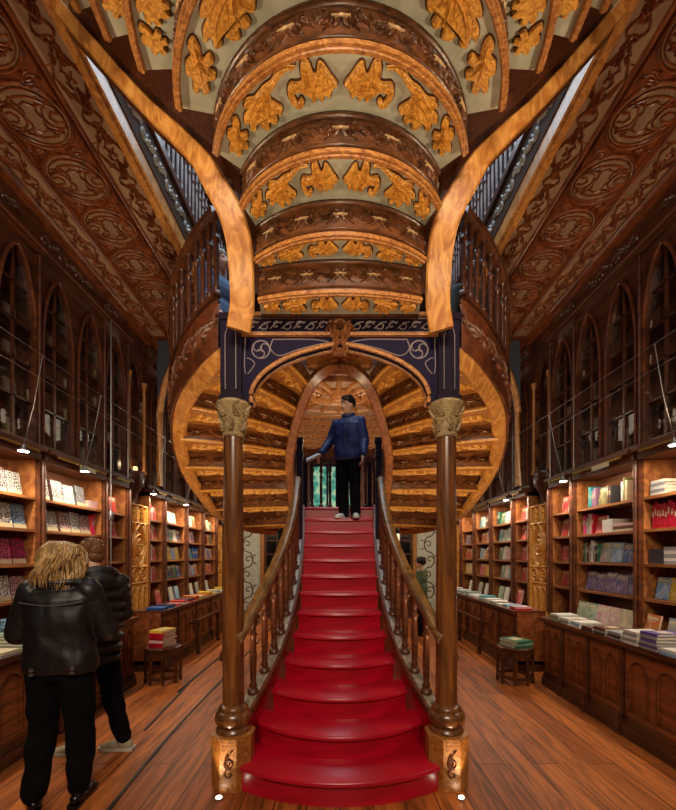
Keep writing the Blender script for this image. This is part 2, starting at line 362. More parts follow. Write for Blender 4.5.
# ------------------------------------------------------------------ room shell
ZG = 5.05; XW = 3.28
struct(MB().box(-XW, XW, -3, 10.6, -.12, 0).build('floor', 'floor', smooth=False))
for s, nm in ((-1, 'left'), (1, 'right')):
    x0, x1 = sorted((s*XW, s*(XW+.15)))
    struct(MB().box(x0, x1, -3.15, 10.75, -.12, ZG).build('wall_'+nm, 'dark', smooth=False))
    struct(MB().box(x0, x1, -3.15, 10.75, ZG, 8.6).build('wall_upper_'+nm, 'plaster', smooth=False))
b = MB(); b.box(-XW, XW, 10.6, 10.75, -.12, 8.6); struct(b.build('wall_back', 'mid', smooth=False))
struct(MB().box(-XW, XW, -3.15, -3.0, -.12, 8.6).build('wall_front', 'mid', smooth=False))
struct(MB().box(-XW-.15, XW+.15, -3.15, 10.75, 8.6, 8.7).build('ceiling', 'plaster', smooth=False))

# brass-edged book cart rails sunk in the boards
for X, y0 in ((-1.56, 2.0), (-1.95, 3.8)):
    b = MB(); pts = catmull([(X+.10, y0, .004), (X, y0+1.4, .004), (X-.01, 5, .004), (X+.02, 8, .004), (X, 10, .004)], 6)
    b.sweep(pts, [(-.012, -.003), (-.012, .006), (.012, .006), (.012, -.003)])
    o = b.build('cart_rail', 'black')
    tag(o, 'thin black rail sunk in the floorboards, %s' % ('the one nearer the red stairs' if X > -1.7 else 'the one nearer the left counters'), 'rail')
# far wall: stencilled cream panels, glazed door, teal window
for s, nm in ((-1, 'left'), (1, 'right')):
    t = thing('stencilled_panel', (s*2.38, 10.5, 0), 'cream panel stencilled with a dark scrolling vine behind the stairs, %s of them' % nm, 'panel')
    b = MB(); b.box(s*2.38-.33, s*2.38+.33, 10.5, 10.58, .1, 3.1); b.build('panel_board', 'cream', t, smooth=False)
    b = MB(); fn = lambda u, v, h: Vector((s*2.38+u, 10.5-h, v)); st = []
    for k in range(7):
        z = .35+k*.4; sg = 1 if k % 2 else -1
        st.append(([(sg*.13*sin(a), z-.2*cos(a)) for a in [pi*i/10 for i in range(11)]], .016, 'line'))
        st.append(([(sg*(.02+.11*(1-i/14)*cos(i*.5)), z+.11*(1-i/14)*sin(i*.5)) for i in range(13)], .014, 'line'))
        for q in (-1, 1): st += xf([LEAF[0], LEAF[3], LEAF[4]], sg*.14, z+q*.09, radians(20*q) if sg > 0 else radians(180-20*q), .13)
    b.strokes(st, fn, .006); b.build('vine_stencil', 'dark', t)
    b = MB()
    for x in (-.38, .38):
        b.box(s*2.38+x-.05, s*2.38+x+.05, 10.46, 10.58, 0, 3.15)
    b.build('panel_frame', 'golddim', t, smooth=False)
    d = MB(); xx = s*1.62; d.box(xx-.42, xx-.34, 10.5, 10.6, 0, 2.6); d.box(xx+.34, xx+.42, 10.5, 10.6, 0, 2.6); d.box(xx-.42, xx+.42, 10.5, 10.6, 2.5, 2.62)
    dr = struct(d.build('door_%d' % (1 if s < 0 else 2), 'case', smooth=False))
    d = MB(); d.box(xx-.34, xx+.34, 10.54, 10.6, 0, 2.5); d.build('door_leaf', 'dark', dr, smooth=False)
    d = MB()
    for i in range(2):
        for j in range(4): d.box(xx-.27+i*.29, xx-.02+i*.29, 10.525, 10.55, 1.0+j*.36, 1.31+j*.36)
    d.build('door_pane', plain('night_glass', '#0c100f', .08), dr, smooth=False)
w = MB(); w.box(-.75, .55, 10.48, 10.6, 2.75, 2.85); w.box(-.75, .55, 10.48, 10.6, 4.0, 4.1)
for x in (-.75, -.32, .12, .5): w.box(x, x+.05, 10.48, 10.6, 2.8, 4.1)
wo = struct(w.build('window_1', 'purple', smooth=False))
MB().box(-.72, .53, 10.55, 10.58, 2.85, 4.0).build('window_pane', 'teal', wo, smooth=False)
# mezzanine ceiling over the far half, carved
t = thing('mezzanine_ceiling', (0, 8.4, 4.5), 'carved wooden ceiling with an oval sunburst rosette seen through the stair arch', 'ceiling')
MB().box(-1.75, 1.75, 5.85, 10.6, 4.52, 4.6).build('ceiling_boards', 'sofftan', t, smooth=False)
fn = lambda u, v, h: Vector((u, 7.15+v*1.2, 4.52-h))
st = [ring(0, 0, .5, .26, .03), ring(0, 0, .38, .18, .02), ring(0, 0, .14, .07, .03), ring(0, 0, 1.1, .62, .03)]
for i in range(20):
    a = 2*pi*i/20; st.append(([(.42*cos(a), .2*sin(a)), (.75*cos(a), .4*sin(a)), (1.08*cos(a), .61*sin(a))], .045, 'line'))
MB().strokes(st, fn, .07).build('oval_rosette', 'rim', t)
b = MB(); st = []
for k in range(7):
    y = .85+k*.36
    st.append(line((-1.7, y), (1.7, y), .03))
    for i in range(9): st += xf(SCROLLLEAF, -1.5+i*.38, y+.18, radians(20 if i % 2 else -20), .26, 1 if i % 2 else -1)
b.strokes(st, fn, .05); b.build('leaf_rows', 'rim', t)
b = MB(); b.box(-1.8, 1.8, 5.8, 5.9, 4.42, 4.62); b.build('edge_beam', 'mid', t, smooth=False)
# ------------------------------------------------------------------ galleries: carved soffit, edge beam, fascia, railing
def baluster_mb(h=.8, r=.024):
    p = [(1.5, 0), (1.5, .05), (.8, .07), (1.15, .10), (.75, .13), (.85, .2), (1.0, .45), (.75, .62), (.8, .66), (1.25, .69), (.75, .72), (.75, .78), (1.35, .84), (.8, .9), (1.4, .95), (1.4, 1)]
    return MB().lathe([(a*r, z*h) for a, z in p], n=10)
balmesh = baluster_mb(1, .024).build('baluster', 'dark'); 
def balusters(name, pts, parent, mat='dark', r=1):
    for i, (p, h) in enumerate(pts):
        o = balmesh.copy(); o.name = name; COL.objects.link(o); o.parent = parent
        o.location = Vector(p)-ROOT[parent.name]; o.scale = (r, r, h)
        if mat != 'dark': o.material_slots[0].link = 'OBJECT'; o.material_slots[0].material = M[mat]
for s, nm in ((-1, 'left'), (1, 'right')):
    t = thing('gallery', (s*2.4, 4, ZG), 'carved underside of the upper gallery on the %s with oval tracery and a railing' % nm, 'gallery')
    def bx(a, c, y0, y1, z0, z1, bb): bb.box(min(s*a, s*c), max(s*a, s*c), y0, y1, z0, z1)
    b = MB(); bx(1.75, 3.28, -3, 10.6, ZG+.02, ZG+.3, b); b.build('gallery_floor_slab', 'soff', t, smooth=False)
    for a_, c_ in ((1.80, 2.05), (2.67, 2.90)): b = MB(); bx(a_, c_, -3, 6.2, ZG+.012, ZG+.03, b); b.build('tan_border_ground', 'sofftan', t, smooth=False)
    fn = lambda u, v, h: Vector((s*(2.37+u), v, ZG+.02-h))
    b = MB(); b.mi = 0
    st = [line((-.31, 0), (-.31, 6.2), .022), (line((.29, 0), (.29, 6.2), .022)), line((-.27, 0), (-.27, 6.2), .01), line((.25, 0), (.25, 6.2), .01), line((.56, 0), (.56, 6.2), .03)]
    b.strokes(st, fn, .04); b.build('lane_moulding', 'soff', t)
    # one module: oval with two rings and a four-pointed hollow star, corner leaves and side foliage
    f0 = lambda u, v, h: Vector((s*u, v, -h))
    def ell(a, q=1): return (.235*cos(a)*q, .215*sin(a)*q)
    st = [ring(0, 0, .262, .235, .014, 28), ring(0, 0, .228, .202, .006, 28)]
    for g in (-1, 1):
        st += [ring(g*.15, 0, .075, .08, .008, 16)]
        st.append(poly2([(-.21, g*.06), (-.09, g*.13), (0, g*.145), (.09, g*.13), (.21, g*.06)], 4))
        st[-1] = (st[-1], .007, 'line')
        st.append((poly2([(-.17, g*.11), (-.06, g*.085), (0, g*.11), (.06, g*.085), (.17, g*.11)], 4), .006, 'line'))
        st.append((poly2([(-.10, g*.14), (-.05, g*.05), (-.075, 0)], 4), .006, 'line')); st.append((poly2([(.10, g*.14), (.05, g*.05), (.075, 0)], 4), .006, 'line'))
        st += xf(LEAF[:5], .10, g*.262, radians(0), .14, g); st += xf(LEAF[:5], -.10, g*.262, radians(180), .14, -g)
        for e in (-1, 1): st.append(([(e*.2, g*.03), (e*.15, g*.035), (e*.12, 0)], .008, 'line'))
    mo = MB().strokes(st, f0, .026).build('oval_tracery', 'soff', None)
    st = []
    for g in (-1, 1):
        u0 = .43
        st += [(poly2([(u0-.1, -.26), (u0-.02, -.1), (u0+.06, 0), (u0-.02, .1), (u0-.1, .26)], 4), .010, 'line'), (poly2([(u0+.1, -.26), (u0+.02, -.1), (u0-.06, 0), (u0+.02, .1), (u0+.1, .26)], 4), .010, 'line')] if g > 0 else []
        u0 = -.45
        st += [(poly2([(u0-.11, -.26), (u0-.02, -.1), (u0+.07, 0), (u0-.02, .1), (u0-.11, .26)], 4), .010, 'line'), (poly2([(u0+.11, -.26), (u0+.02, -.1), (u0-.07, 0), (u0+.02, .1), (u0+.11, .26)], 4), .010, 'line')] if g > 0 else []
        for u0 in (.43, -.45):
            st += xf(LEAF, u0, g*.03, g*pi/2, .17, g); st += xf(FLOWER, u0, g*.26, 0, .05)
            for e in (-1, 1): st += xf(LEAF[:4], u0+e*.03, g*.14, g*pi/2-e*g*.9, .1, e)
    mf = MB().strokes([q_ for q_ in st if sum(p_[0] for p_ in q_[0]) > 0], f0, .03).build('foliage_border', 'soff', None)
    mg = MB().strokes([q_ for q_ in st if sum(p_[0] for p_ in q_[0]) <= 0], f0, .03).build('foliage_border', 'soff', None)
    mt = MB().box(-.0, .0, 0, 0, 0, 0)
    g_ = MB(); 
    g_.lathe([(.245, 0), (.245, .004)], n=24); 
    mp_ = g_.build('tan_ground', 'sofftan', None)
    for o in (mo, mf, mg, mp_): o['tmp'] = 1
    y = 2.05; 
    while y < 6.1:
        for q, nm2 in ((mo, 'oval_tracery'), (mf, 'foliage_border'), (mg, 'foliage_border'), (mp_, 'tan_ground')):
            c = q.copy(); c.name = nm2; COL.objects.link(c); c.parent = t
            dz = .02-(.006 if q is mp_ else 0); c.location = Vector((s*2.37, y, ZG+dz))-ROOT[t.name]
            if q is mp_: c.scale = (1.0, .9, 1)
            if 'tmp' in c: del c['tmp']
        y += .525
    for o in (mo, mf, mg, mp_): bpy.data.objects.remove(o)
    b = MB(); bx(1.70, 1.80, -3, 6.25, ZG-.04, ZG+.1, b); b.sweep([(s*1.75, -3, ZG-.04), (s*1.75, 6.25, ZG-.04)], [(-.03, 0), (-.02, -.02), (.02, -.02), (.03, 0)])
    b.build('edge_beam', 'band', t, smooth=False)
    b = MB(); bx(2.93, 3.28, -3, 6.25, ZG-.10, ZG+.05, b); b.build('wall_beam', 'soff', t, smooth=False)
    b = MB(); bx(1.69, 1.73, -3, 6.25, ZG+.1, ZG+.42, b); b.build('fascia_board', 'matte', t, smooth=False)
    st = []; fnf = lambda u, v, h: Vector((s*(1.69-h), u, v))
    for i in range(24):
        st += xf(SCROLLLEAF, .6+i*.24, ZG+.25, radians(15), .17, 1 if i % 2 else -1)
    MB().strokes(st, fnf, .02).build('fascia_fretwork', 'lacy', t)
    b = MB(); bx(1.66, 1.78, -3, 6.25, ZG+.42, ZG+.5, b); bx(1.66, 1.78, -3, 6.25, ZG+1.24, ZG+1.33, b); b.build('railing_beam', 'dark', t, smooth=False)
    balusters('baluster', [((s*1.72, .9+i*.115, ZG+.5), .74) for i in range(46)], t)
    # dark upper shelving on the gallery, glimpsed beyond the rail
    # transverse arch closing the gallery
    t = thing('gallery_arch', (s*2.35, 6.35, 0), 'moulded wooden arch under slate spandrels closing the %s gallery' % nm, 'arch')
    pts = arch2(.94, 2.75, 3.9, 4.9); out = arch_outer(pts, .51, 5.05)
    fa = lambda a, z, tt: Vector((s*2.35+a, 6.3+tt, z))
    b = MB(); b.strip(pts, out, fa, 0, .14); b.build('arch_spandrel', 'slate', t, smooth=False)
    b = MB()
    for k, (r, dy) in enumerate(((.05, -.01), (.03, -.05))):
        b.tube([fa(x*(1-.03*k), z, dy) for x, z in pts], r, 8)
    b.build('arch_moulding', 'band', t)
    b = MB(); b.lathe([(.1, 0), (.1, .1), (.07, .14), (.06, .2), (.06, 2.3), (.1, 2.36), (.1, 2.44)], (s*1.8, 6.38, 0), 12); b.build('arch_column', 'mid', t)


# ------------------------------------------------------------------ bookcases, carved wall panels, counters
XB = 2.95
SHELF = [.90, 1.25, 1.585, 1.92, 2.235, 2.60]
BAYS = [(2.35, 3.93, 'nearest', 1), (3.97, 5.02, 'broad', 1), (5.05, 5.58, 'narrow', 1), (6.27, 6.74, 'slim', 2), (6.78, 7.72, 'wide', 2), (7.76, 8.66, 'far', 2), (8.70, 9.62, 'furthest', 2)]
def sx(s, a, c): return (min(s*a, s*c), max(s*a, s*c))
BUST = None
for s, nm in ((-1, 'left'), (1, 'right')):
    for bi, (y0, y1, bn, sec) in enumerate(BAYS):
        t = thing('bookcase', (s*3.1, (y0+y1)/2, .88), '%s wooden bookcase bay with lit book shelves on the %s wall' % (bn, nm), 'bookcase')
        b = MB(); b.box(*sx(s, 3.24, 3.275), y0, y1, .88, 2.66); b.build('back_panel', 'caseback', t, smooth=False)
        for ya in (y0, y1-.03):
            b = MB(); b.box(*sx(s, 2.97, 3.25), ya, ya+.03, .88, 2.66); b.build('side_panel', 'case', t, smooth=False)
        for z in SHELF[1:5]:
            b = MB(); b.box(*sx(s, 2.965, 3.25), y0+.03, y1-.03, z-.028, z); b.build('shelf', 'case', t, smooth=False)
        b = MB(); b.box(*sx(s, 2.92, 3.27), y0, y1, 2.6, 2.68); b.box(*sx(s, 2.86, 3.27), y0, y1, 2.68, 2.72); b.build('cornice', 'mid', t, smooth=False)
        # upright post between bays, running up to the cabinets
        b = MB(); yc = y1+.02; b.box(*sx(s, 2.93, 2.964), yc-.035, yc+.035, .88, 2.597)
        b.tube([(s*2.92, yc, .9), (s*2.92, yc, 2.597)], .018, 8); b.build('post', 'mid', t, smooth=False)
        # arched glazed cabinet above
        n = 3 if bi == 0 else (1 if y1-y0 < .7 else 2)
        t = thing('arched_cabinet', (s*3.0, (y0+y1)/2, 2.72), 'dark glazed wall cabinet with %s above the %s %s bookcase bay' % (('a single pointed arch', 'twin pointed arches', 'three pointed arches')[n-1], bn, nm), 'cabinet')
        w_ = (y1-y0+.038)/n; fa = None
        b = MB(); yc = y1-.012; b.box(*sx(s, 2.945, 2.979), yc-.03, yc+.03, 2.725, 4.6); b.tube([(s*2.935, yc, 2.73), (s*2.935, yc, 4.6)], .014, 8); b.build('post', 'dark', t, smooth=False)
        b = MB(); bm_ = MB(); g = MB(); mu = MB()
        for k in range(n):
            yc = y0-.019+w_*(k+.5); fa = lambda a, z, tt, yc=yc: Vector((s*(2.98+tt), yc+a, z))
            pts = arch2(w_-.09, 2.78, 3.85, 4.54); b.strip(pts, arch_outer(pts, w_/2, 4.62), fa, 0, .05)
            b.box(*sx(s, 2.98, 3.03), yc-w_/2, yc+w_/2, 2.722, 2.78)
            bm_.tube([fa(x, z, -.02) for x, z in pts], .016, 6)
            mu.box(*sx(s, 3.0, 3.02), yc-.014, yc+.014, 2.78, 4.5)
            for z in (3.15, 3.5, 3.85, 4.2): mu.box(*sx(s, 3.0, 3.02), yc-w_/2+.05, yc+w_/2-.05, z-.01, z+.01)
            g.box(*sx(s, 3.022, 3.026), yc-w_/2+.045, yc+w_/2-.045, 2.78, 4.52)
        b.build('arch_frame', 'dark', t, smooth=False); bm_.build('arch_moulding', 'mid', t); mu.build('glazing_bar', 'dark', t, smooth=False)
        g.build('glass_pane', 'glass', t, smooth=False)
        b = MB(); b.box(*sx(s, 3.24, 3.275), y0-.019, y1+.019, 2.722, 4.62); b.build('back_panel', 'caseback', t, smooth=False)
        for z in (3.15, 3.5, 3.85, 4.2):
            b = MB(); b.box(*sx(s, 3.04, 3.25), y0, y1, z-.02, z); b.build('shelf', 'mid', t, smooth=False)
        b = MB(); b.box(*sx(s, 2.9, 3.27), y0-.019, y1+.019, 4.62, 4.7); b.box(*sx(s, 2.96, 3.27), y0-.019, y1+.019, 4.7, 4.945)
        fn = lambda u, v, h: Vector((s*(2.96-h), u, v)); q = y0
        st = []
        q += .1
        while q < y1-.2: st += xf(SCROLLLEAF, q, 4.83, .1, .2, 1); q += .26
        b.strokes(st, fn, .02); b.build('frieze', 'dark', t)
        b = MB(); b.tube([(s*2.89, y0-.019, 4.66), (s*2.89, y1+.019, 4.66)], .014, 8); b.build('cornice_bead', 'mid', t)
    # carved golden wall panels between the bays
    for (y0, y1, wh) in ((5.64, 6.22, 'beside the narrow %s bookcase' % nm), (9.68, 10.25, 'at the far end of the %s shelves' % nm)):
        yc = (y0+y1)/2
        t = thing('carved_wall_panel', (s*2.98, yc, 0), 'gilded carved panel with quatrefoil tracery '+wh, 'panel')
        b = MB(); b.box(*sx(s, 2.98, 3.27), y0, y1, 0, 2.42); b.build('panel_board', 'gold', t, smooth=False)
        fn = lambda u, v, h: Vector((s*(2.98-h), yc+u, v)); st = []
        st += [line((-.25, .3), (-.25, 2.4), .018), line((.25, .3), (.25, 2.4), .018)]
        for z in (2.4, 2.14, 1.5, 1.26, .3): st.append(line((-.26, z), (.26, z), .018))
        for g in (-1, 1):
            for q in (-1, 1): st += xf(SCROLLLEAF, g*.1, 2.27, radians(90*q), .12, g); st += xf(LEAF, g*.12, 1.82+q*.2, radians(90*q-g*30), .16, g)
            st += [ring(g*.12, 1.38, .08, .09, .016, 14)]; st += xf(FLOWER, g*.12, 1.38, 0, .05)
        st += [(poly2([(0, 2.12), (-.12, 2.0), (-.2, 1.82), (-.12, 1.62), (0, 1.52), (.12, 1.62), (.2, 1.82), (.12, 2.0), (0, 2.12)], 4), .018, 'line'), ring(0, 1.82, .07, .08, .02, 14), ring(0, 1.82, .13, .15, .012, 18)]
        st += xf(FLOWER, 0, 1.82, pi/4, .11)
        for i in range(3):
            c = -.16+i*.16; st.append(([(c+x, z) for x, z in arch2(.13, .5, 1.1, 1.2)], .012, 'line')); st += xf(LEAF, c, .38, pi/2, .1)
        MB().strokes(st, fn, .035).build('tracery', 'gold', t)
        t = thing('corbelled_niche', (s*3.05, yc, 2.42), 'dark niche with colonettes above the panel '+wh, 'niche')
        b = MB(); b.box(*sx(s, 3.12, 3.27), y0, y1, 2.425, 4.95); b.build('back_board', 'dark', t, smooth=False)
        b = MB(); b.lathe([(.05, 2.44), (.12, 2.6), (.2, 2.72), (.22, 2.86), (.2, 2.9)], (s*3.1, yc, 0), 10); b.build('corbel', 'dark', t)
        for g in (-1, 1):
            b = MB(); b.lathe([(.045, 2.9), (.03, 2.98), (.025, 3.0), (.025, 4.2), (.04, 4.24), (.05, 4.3)], (s*3.0, yc+g*.23, 0), 10); b.build('colonette', 'golddim', t)
        pts = arch2(.42, 4.2, 4.25, 4.6); b = MB(); b.strip(pts, arch_outer(pts, .3, 4.95), lambda a, z, tt: Vector((s*(2.99+tt), yc+a, z)), 0, .1); b.build('canopy', 'dark', t, smooth=False)
        b = MB(); b.lathe([(.03, 0), (.03, .05), (.015, .06)], (s*3.02, yc, 2.92), 10); b.build('niche_lamp', 'lampsoft', t) if y0 < 9 and s < 0 else None
        if y0 < 9 and s < 0: light('niche_light', 'POINT', (s*3.0, yc, 3.02), 1.3, AMBER, None, .03)
    # counters: panelled units under one worktop
    UN = [(2.3, 3.0), (3.0, 3.72), (3.72, 4.24), (4.24, 4.72), (4.72, 5.16)], [(5.72, 6.3), (6.3, 7.1), (7.1, 7.9), (7.9, 8.8), (8.8, 9.6)]
    UN = tuple([(a_, c_-.002) for a_, c_ in q_] for q_ in UN)
    for sec, us in enumerate(UN):
        XC = 2.66 if sec == 0 else 2.55
        for ui, (y0, y1) in enumerate(us):
            t = thing('counter_cabinet', (s*2.9, (y0+y1)/2, 0), '%s panelled counter cabinet with pointed arch doors, %s counter run on the %s' % (('nearest', 'second', 'third', 'fourth', 'last')[ui], ('front', 'rear')[sec], nm), 'cabinet')
            b = MB(); b.box(*sx(s, XC, 2.96 if sec == 0 else 2.96), y0, y1, .1, .84); b.build('cabinet_body', 'counter', t, smooth=False)
            b = MB(); b.box(*sx(s, XC-.05, 2.96), y0, y1, 0, .1); b.box(*sx(s, XC-.03, 2.96), y0, y1, .1, .15); b.box(*sx(s, XC-.07, XC), y0, y0+.06, 0, .19); b.build('plinth', 'dark', t, smooth=False)
            b = MB(); b.box(*sx(s, XC-.03, XC), y0, y0+.045, .15, .82); b.box(*sx(s, XC-.02, XC), y0, y1, .78, .84); b.box(*sx(s, XC-.02, XC), y0, y1, .15, .2); b.build('cabinet_frame', 'dark', t, smooth=False)
            n = 2; w_ = (y1-y0-.08)/n
            for k in range(n):
                yc = y0+.06+w_*(k+.5); fa = lambda a, z, tt, yc=yc: Vector((s*(XC-.015+tt), yc+a, z))
                pts = arch2(w_*.72, .24, .6, .72, 6); b = MB(); b.strip(pts, arch_outer(pts, w_/2, .78), fa, 0, .016)
                b.box(*sx(s, XC-.015, XC), yc-w_/2, yc+w_/2, .2, .24)
                d = b.build('door_panel', 'counter', t, smooth=False)
                MB().tube([fa(x, z, -.004) for x, z in pts], .006, 6).build('arch_moulding', 'mid', d)
        y0, y1 = us[0][0], us[-1][1]
        b = MB(); b.box(*sx(s, XC-.06, 2.965), y0, y1+.05, .841, .868); b.box(*sx(s, XC-.06, XC-.035), y0, y1+.03, .822, .841)
        tag(b.build('worktop', 'mid', smooth=False), 'long polished wood worktop of the %s counter run on the %s' % (('front', 'rear')[sec], nm), 'worktop')
    # floor-fixed rail bracket in front of the rear counter
    b = MB(); b.box(*sx(s, 2.34, 2.40), 6.7, 7.9, .55, .585)
    for y in (6.75, 7.85): b.box(*sx(s, 2.34, 2.40), y-.02, y+.02, 0, .55); b.box(*sx(s, 2.40, 2.52), y-.015, y+.015, .5, .54)
    tag(b.build('foot_rail', 'dark', smooth=False), 'low dark wooden rail standing before the rear %s counter' % nm, 'rail')

b = MB(); b.tube([(-2.846, 4.99, .87), (-2.846, 4.99, 4.6)], .007, 8); b.lathe([(.02, 2.1), (.03, 2.12), (.03, 2.2), (.02, 2.22)], (-2.846, 4.99, 0), 10)
tag(b.build('metal_pole', 'steel'), 'thin steel pole with a black clamp rising before the left bookcases', 'pole')
for s, y, nm in ((1, 4.38, 'right'), (-1, 4.55, 'left')):
    b = MB(); b.box(*sx(s, 2.852, 2.858), y-.14, y+.14, 2.615, 2.665); tag(b.build('shelf_label', 'title', smooth=False), 'small pale label strip on the cornice of the %s broad bookcase' % nm, 'label')
# ------------------------------------------------------------------ stairs
def arc(xe, de, dc, z):
    sag = de-dc
    if sag < xe*.999:
        R = (xe*xe+sag*sag)/(2*sag); am = math.asin(xe/R)
        return lambda s: Vector((R*sin(s*am), dc+R*(1-cos(s*am)), z))
    return lambda s: Vector((xe*sin(s*pi/2), de-sag*cos(s*pi/2), z))
def atz(c, z): return lambda s: Vector((c(s).x, c(s).y, z))
# central red flight
t = thing('central_staircase', (0, 3.6, 0), 'red glossy staircase with bowed lower steps rising from floor to landing', 'staircase')
HW = [.85, .656, .57, .50, .455, .435, .43, .435, .44, .45, .46, .47, .49]
DC = [2.61, 2.88, 3.15, 3.45, 3.77, 4.05, 4.30, 4.50, 4.71, 4.92, 5.13, 5.34, 5.57]
SG = [.32, .28, .2, .17, .12, .08, .05, .04, .03, .03, .03, .03, .02]
for k in range(13):
    z = .18*(k+1); hw, dc, sg = HW[k], DC[k], SG[k]
    front = [arc(hw, dc+sg, dc, 0)(i/12-1) for i in range(25)]
    rf = [arc(hw-.015, dc+sg, dc+.035, 0)(i/12-1) for i in range(25)]
    back = (DC[k+1]+SG[k+1] if k < 12 else 5.75)+.04
    b = MB(); P = [(p.x, p.y) for p in front]+[(hw, back), (-hw, back)]
    # rounded nosing: four stacked outlines
    lay = []
    for dz, inn in ((-.04, .012), (-.03, 0), (-.012, 0), (0, .012)):
        lay += [[((x*(1-inn)), y+inn*(1 if j < 25 else 0), z+dz) for j, (x, y) in enumerate(P)]]
    n = len(P); vs = sum(lay, []); fs = [(a*n+j, a*n+(j+1) % n, (a+1)*n+(j+1) % n, (a+1)*n+j) for a in range(3) for j in range(n)]
    b.add(vs, fs+[tuple(range(n-1, -1, -1)), tuple(3*n+j for j in range(n))])
    st_ = b.build('tread', 'red', t, sharp=50)
    b = MB(); Pr = [(p.x, p.y) for p in rf]
    b.prism(Pr+[(hw-.015, dc+sg+.12), (-hw+.015, dc+sg+.12)], lambda x, y, q: Vector((x, y, q)), max(0, z-.18-.001), z-.04)
    b.build('riser', 'red', t, sharp=50)
SP = [(.77, 2.98, .36), (.66, 3.3, .56), (.555, 3.7, .80), (.50, 4.1, 1.10), (.48, 4.5, 1.40), (.485, 5.0, 1.84), (.53, 5.58, 2.34)]
for s in (-1, 1):
    sp = catmull([(s*x, y, z) for x, y, z in SP], 6)
    b = MB(); b.sweep([p+Vector((s*.03, 0, 0)) for p in sp], [(-.055, -.03), (-.055, .012), (-.04, .02), (.04, .02), (.055, .012), (.055, -.03)]); b.build('stringer_cap', 'stringtop', t)
    b = MB(); b.sweep([p+Vector((-s*.035, 0, .012)) for p in sp], [(-.014, -.02), (-.014, .025), (.014, .025), (.014, -.02)]); b.build('stringer_bead', 'mid', t)
    b = MB(); n = len(sp); vs = []
    for p in sp:
        zb = max(0, (p.y-3.9)*1.05)
        for dx in (0, .07):
            vs += [(p.x+s*dx, p.y, p.z-.02), (p.x+s*dx, p.y, min(zb, p.z-.1))]
    fs = []
    for i in range(n-1):
        a = i*4; c = a+4; fs += [(a, a+1, c+1, c), (a+2, a+3, c+3, c+2), (a+1, a+3, c+3, c+1), (a, a+2, c+2, c)]
    fs += [(0, 1, 3, 2), (n*4-4, n*4-3, n*4-1, n*4-2)]
    b.add(vs, fs); o = b.build('stringer', 'mid', t, smooth=False)
    b = MB(); vs = []                                       # red painted inner face
    for p in sp: vs += [(p.x-s*.004, p.y, p.z-.03), (p.x-s*.004, p.y, max(.001, p.z-.42)), (p.x-s*.012, p.y, p.z-.03), (p.x-s*.012, p.y, max(.001, p.z-.42))]
    b.add(vs, fs); b.build('stringer_lining', 'red', t, smooth=False)
    hp = catmull([(s*(x+.02), y, z) for x, y, z in [(.735, 2.9, 1.06), (.65, 3.3, 1.31), (.575, 3.7, 1.58), (.525, 4.1, 1.87), (.50, 4.5, 2.18), (.50, 5.0, 2.62)]], 6)
    b = MB(); b.sweep(hp, [(-.045, -.035), (-.05, 0), (-.035, .03), (0, .042), (.035, .03), (.05, 0), (.045, -.035), (.02, -.06), (-.02, -.06)]); b.build('handrail', 'rail', t)
    pl = []
    for i in range(10):
        y = 3.06+i*.195; j = min(range(len(sp)), key=lambda q: abs(sp[q].y-y)); p = sp[j]; q = min(hp, key=lambda a: abs(a.y-y))
        j2 = max(0, min(len(sp)-2, j if sp[j].y <= y else j-1)); f = (y-sp[j2].y)/(sp[j2+1].y-sp[j2].y); pz = sp[j2].lerp(sp[j2+1], f)
        k2 = max(i_ for i_ in range(len(hp)-1) if hp[i_].y <= y); f = (y-hp[k2].y)/(hp[k2+1].y-hp[k2].y); qz = hp[k2].lerp(hp[k2+1], f)
        pl.append(((pz.x+s*.03, y, pz.z+.01), qz.z-.05-pz.z))
    balusters('baluster', pl, t, 'mid', r=1.25)
    b = MB(); b.box(*sorted((s*.46, s*.53)), 5.0, 5.07, 1.75, 3.1); b.box(*sorted((s*.45, s*.54)), 4.99, 5.08, 2.9, 2.96); b.box(*sorted((s*.45, s*.54)), 4.99, 5.08, 3.08, 3.14); b.build('newel_post', 'purple', t, smooth=False)
# landing
t = thing('landing', (0, 6.2, 2.34), 'red floored stair landing with a dark balustrade at the back', 'landing')
b = MB(); b.box(-1.65, 1.65, 5.7, 6.85, 2.2, 2.33); b.build('landing_slab', 'mid', t, smooth=False)
b = MB(); b.box(-1.6, 1.6, 5.76, 6.8, 2.33, 2.342); b.build('landing_floor', 'red', t, smooth=False)
b = MB(); b.box(-1.6, 1.6, 6.72, 6.82, 3.22, 3.32); b.box(-1.6, 1.6, 6.74, 6.80, 2.42, 2.48); b.build('landing_rail', 'dark', t, smooth=False)
for x in (-.56, -.02, .52): MB().box(x-.035, x+.035, 6.73, 6.81, 2.34, 3.3).build('rail_post', 'purple', t, smooth=False)
balusters('baluster', [((x, 6.77, 2.48), .74) for x in [-1.5+.15*i for i in range(21)] if abs(abs(x)-.54) > .05 and abs(x+.02) > .06], t, 'purple' and 'dark', 1.1)
for x in (-.42, .42):
    for y in (6.3, 6.7): MB().box(x-.06, x+.06, y-.06, y+.06, 0, 2.2).build('support_post', 'dark', t, smooth=False)
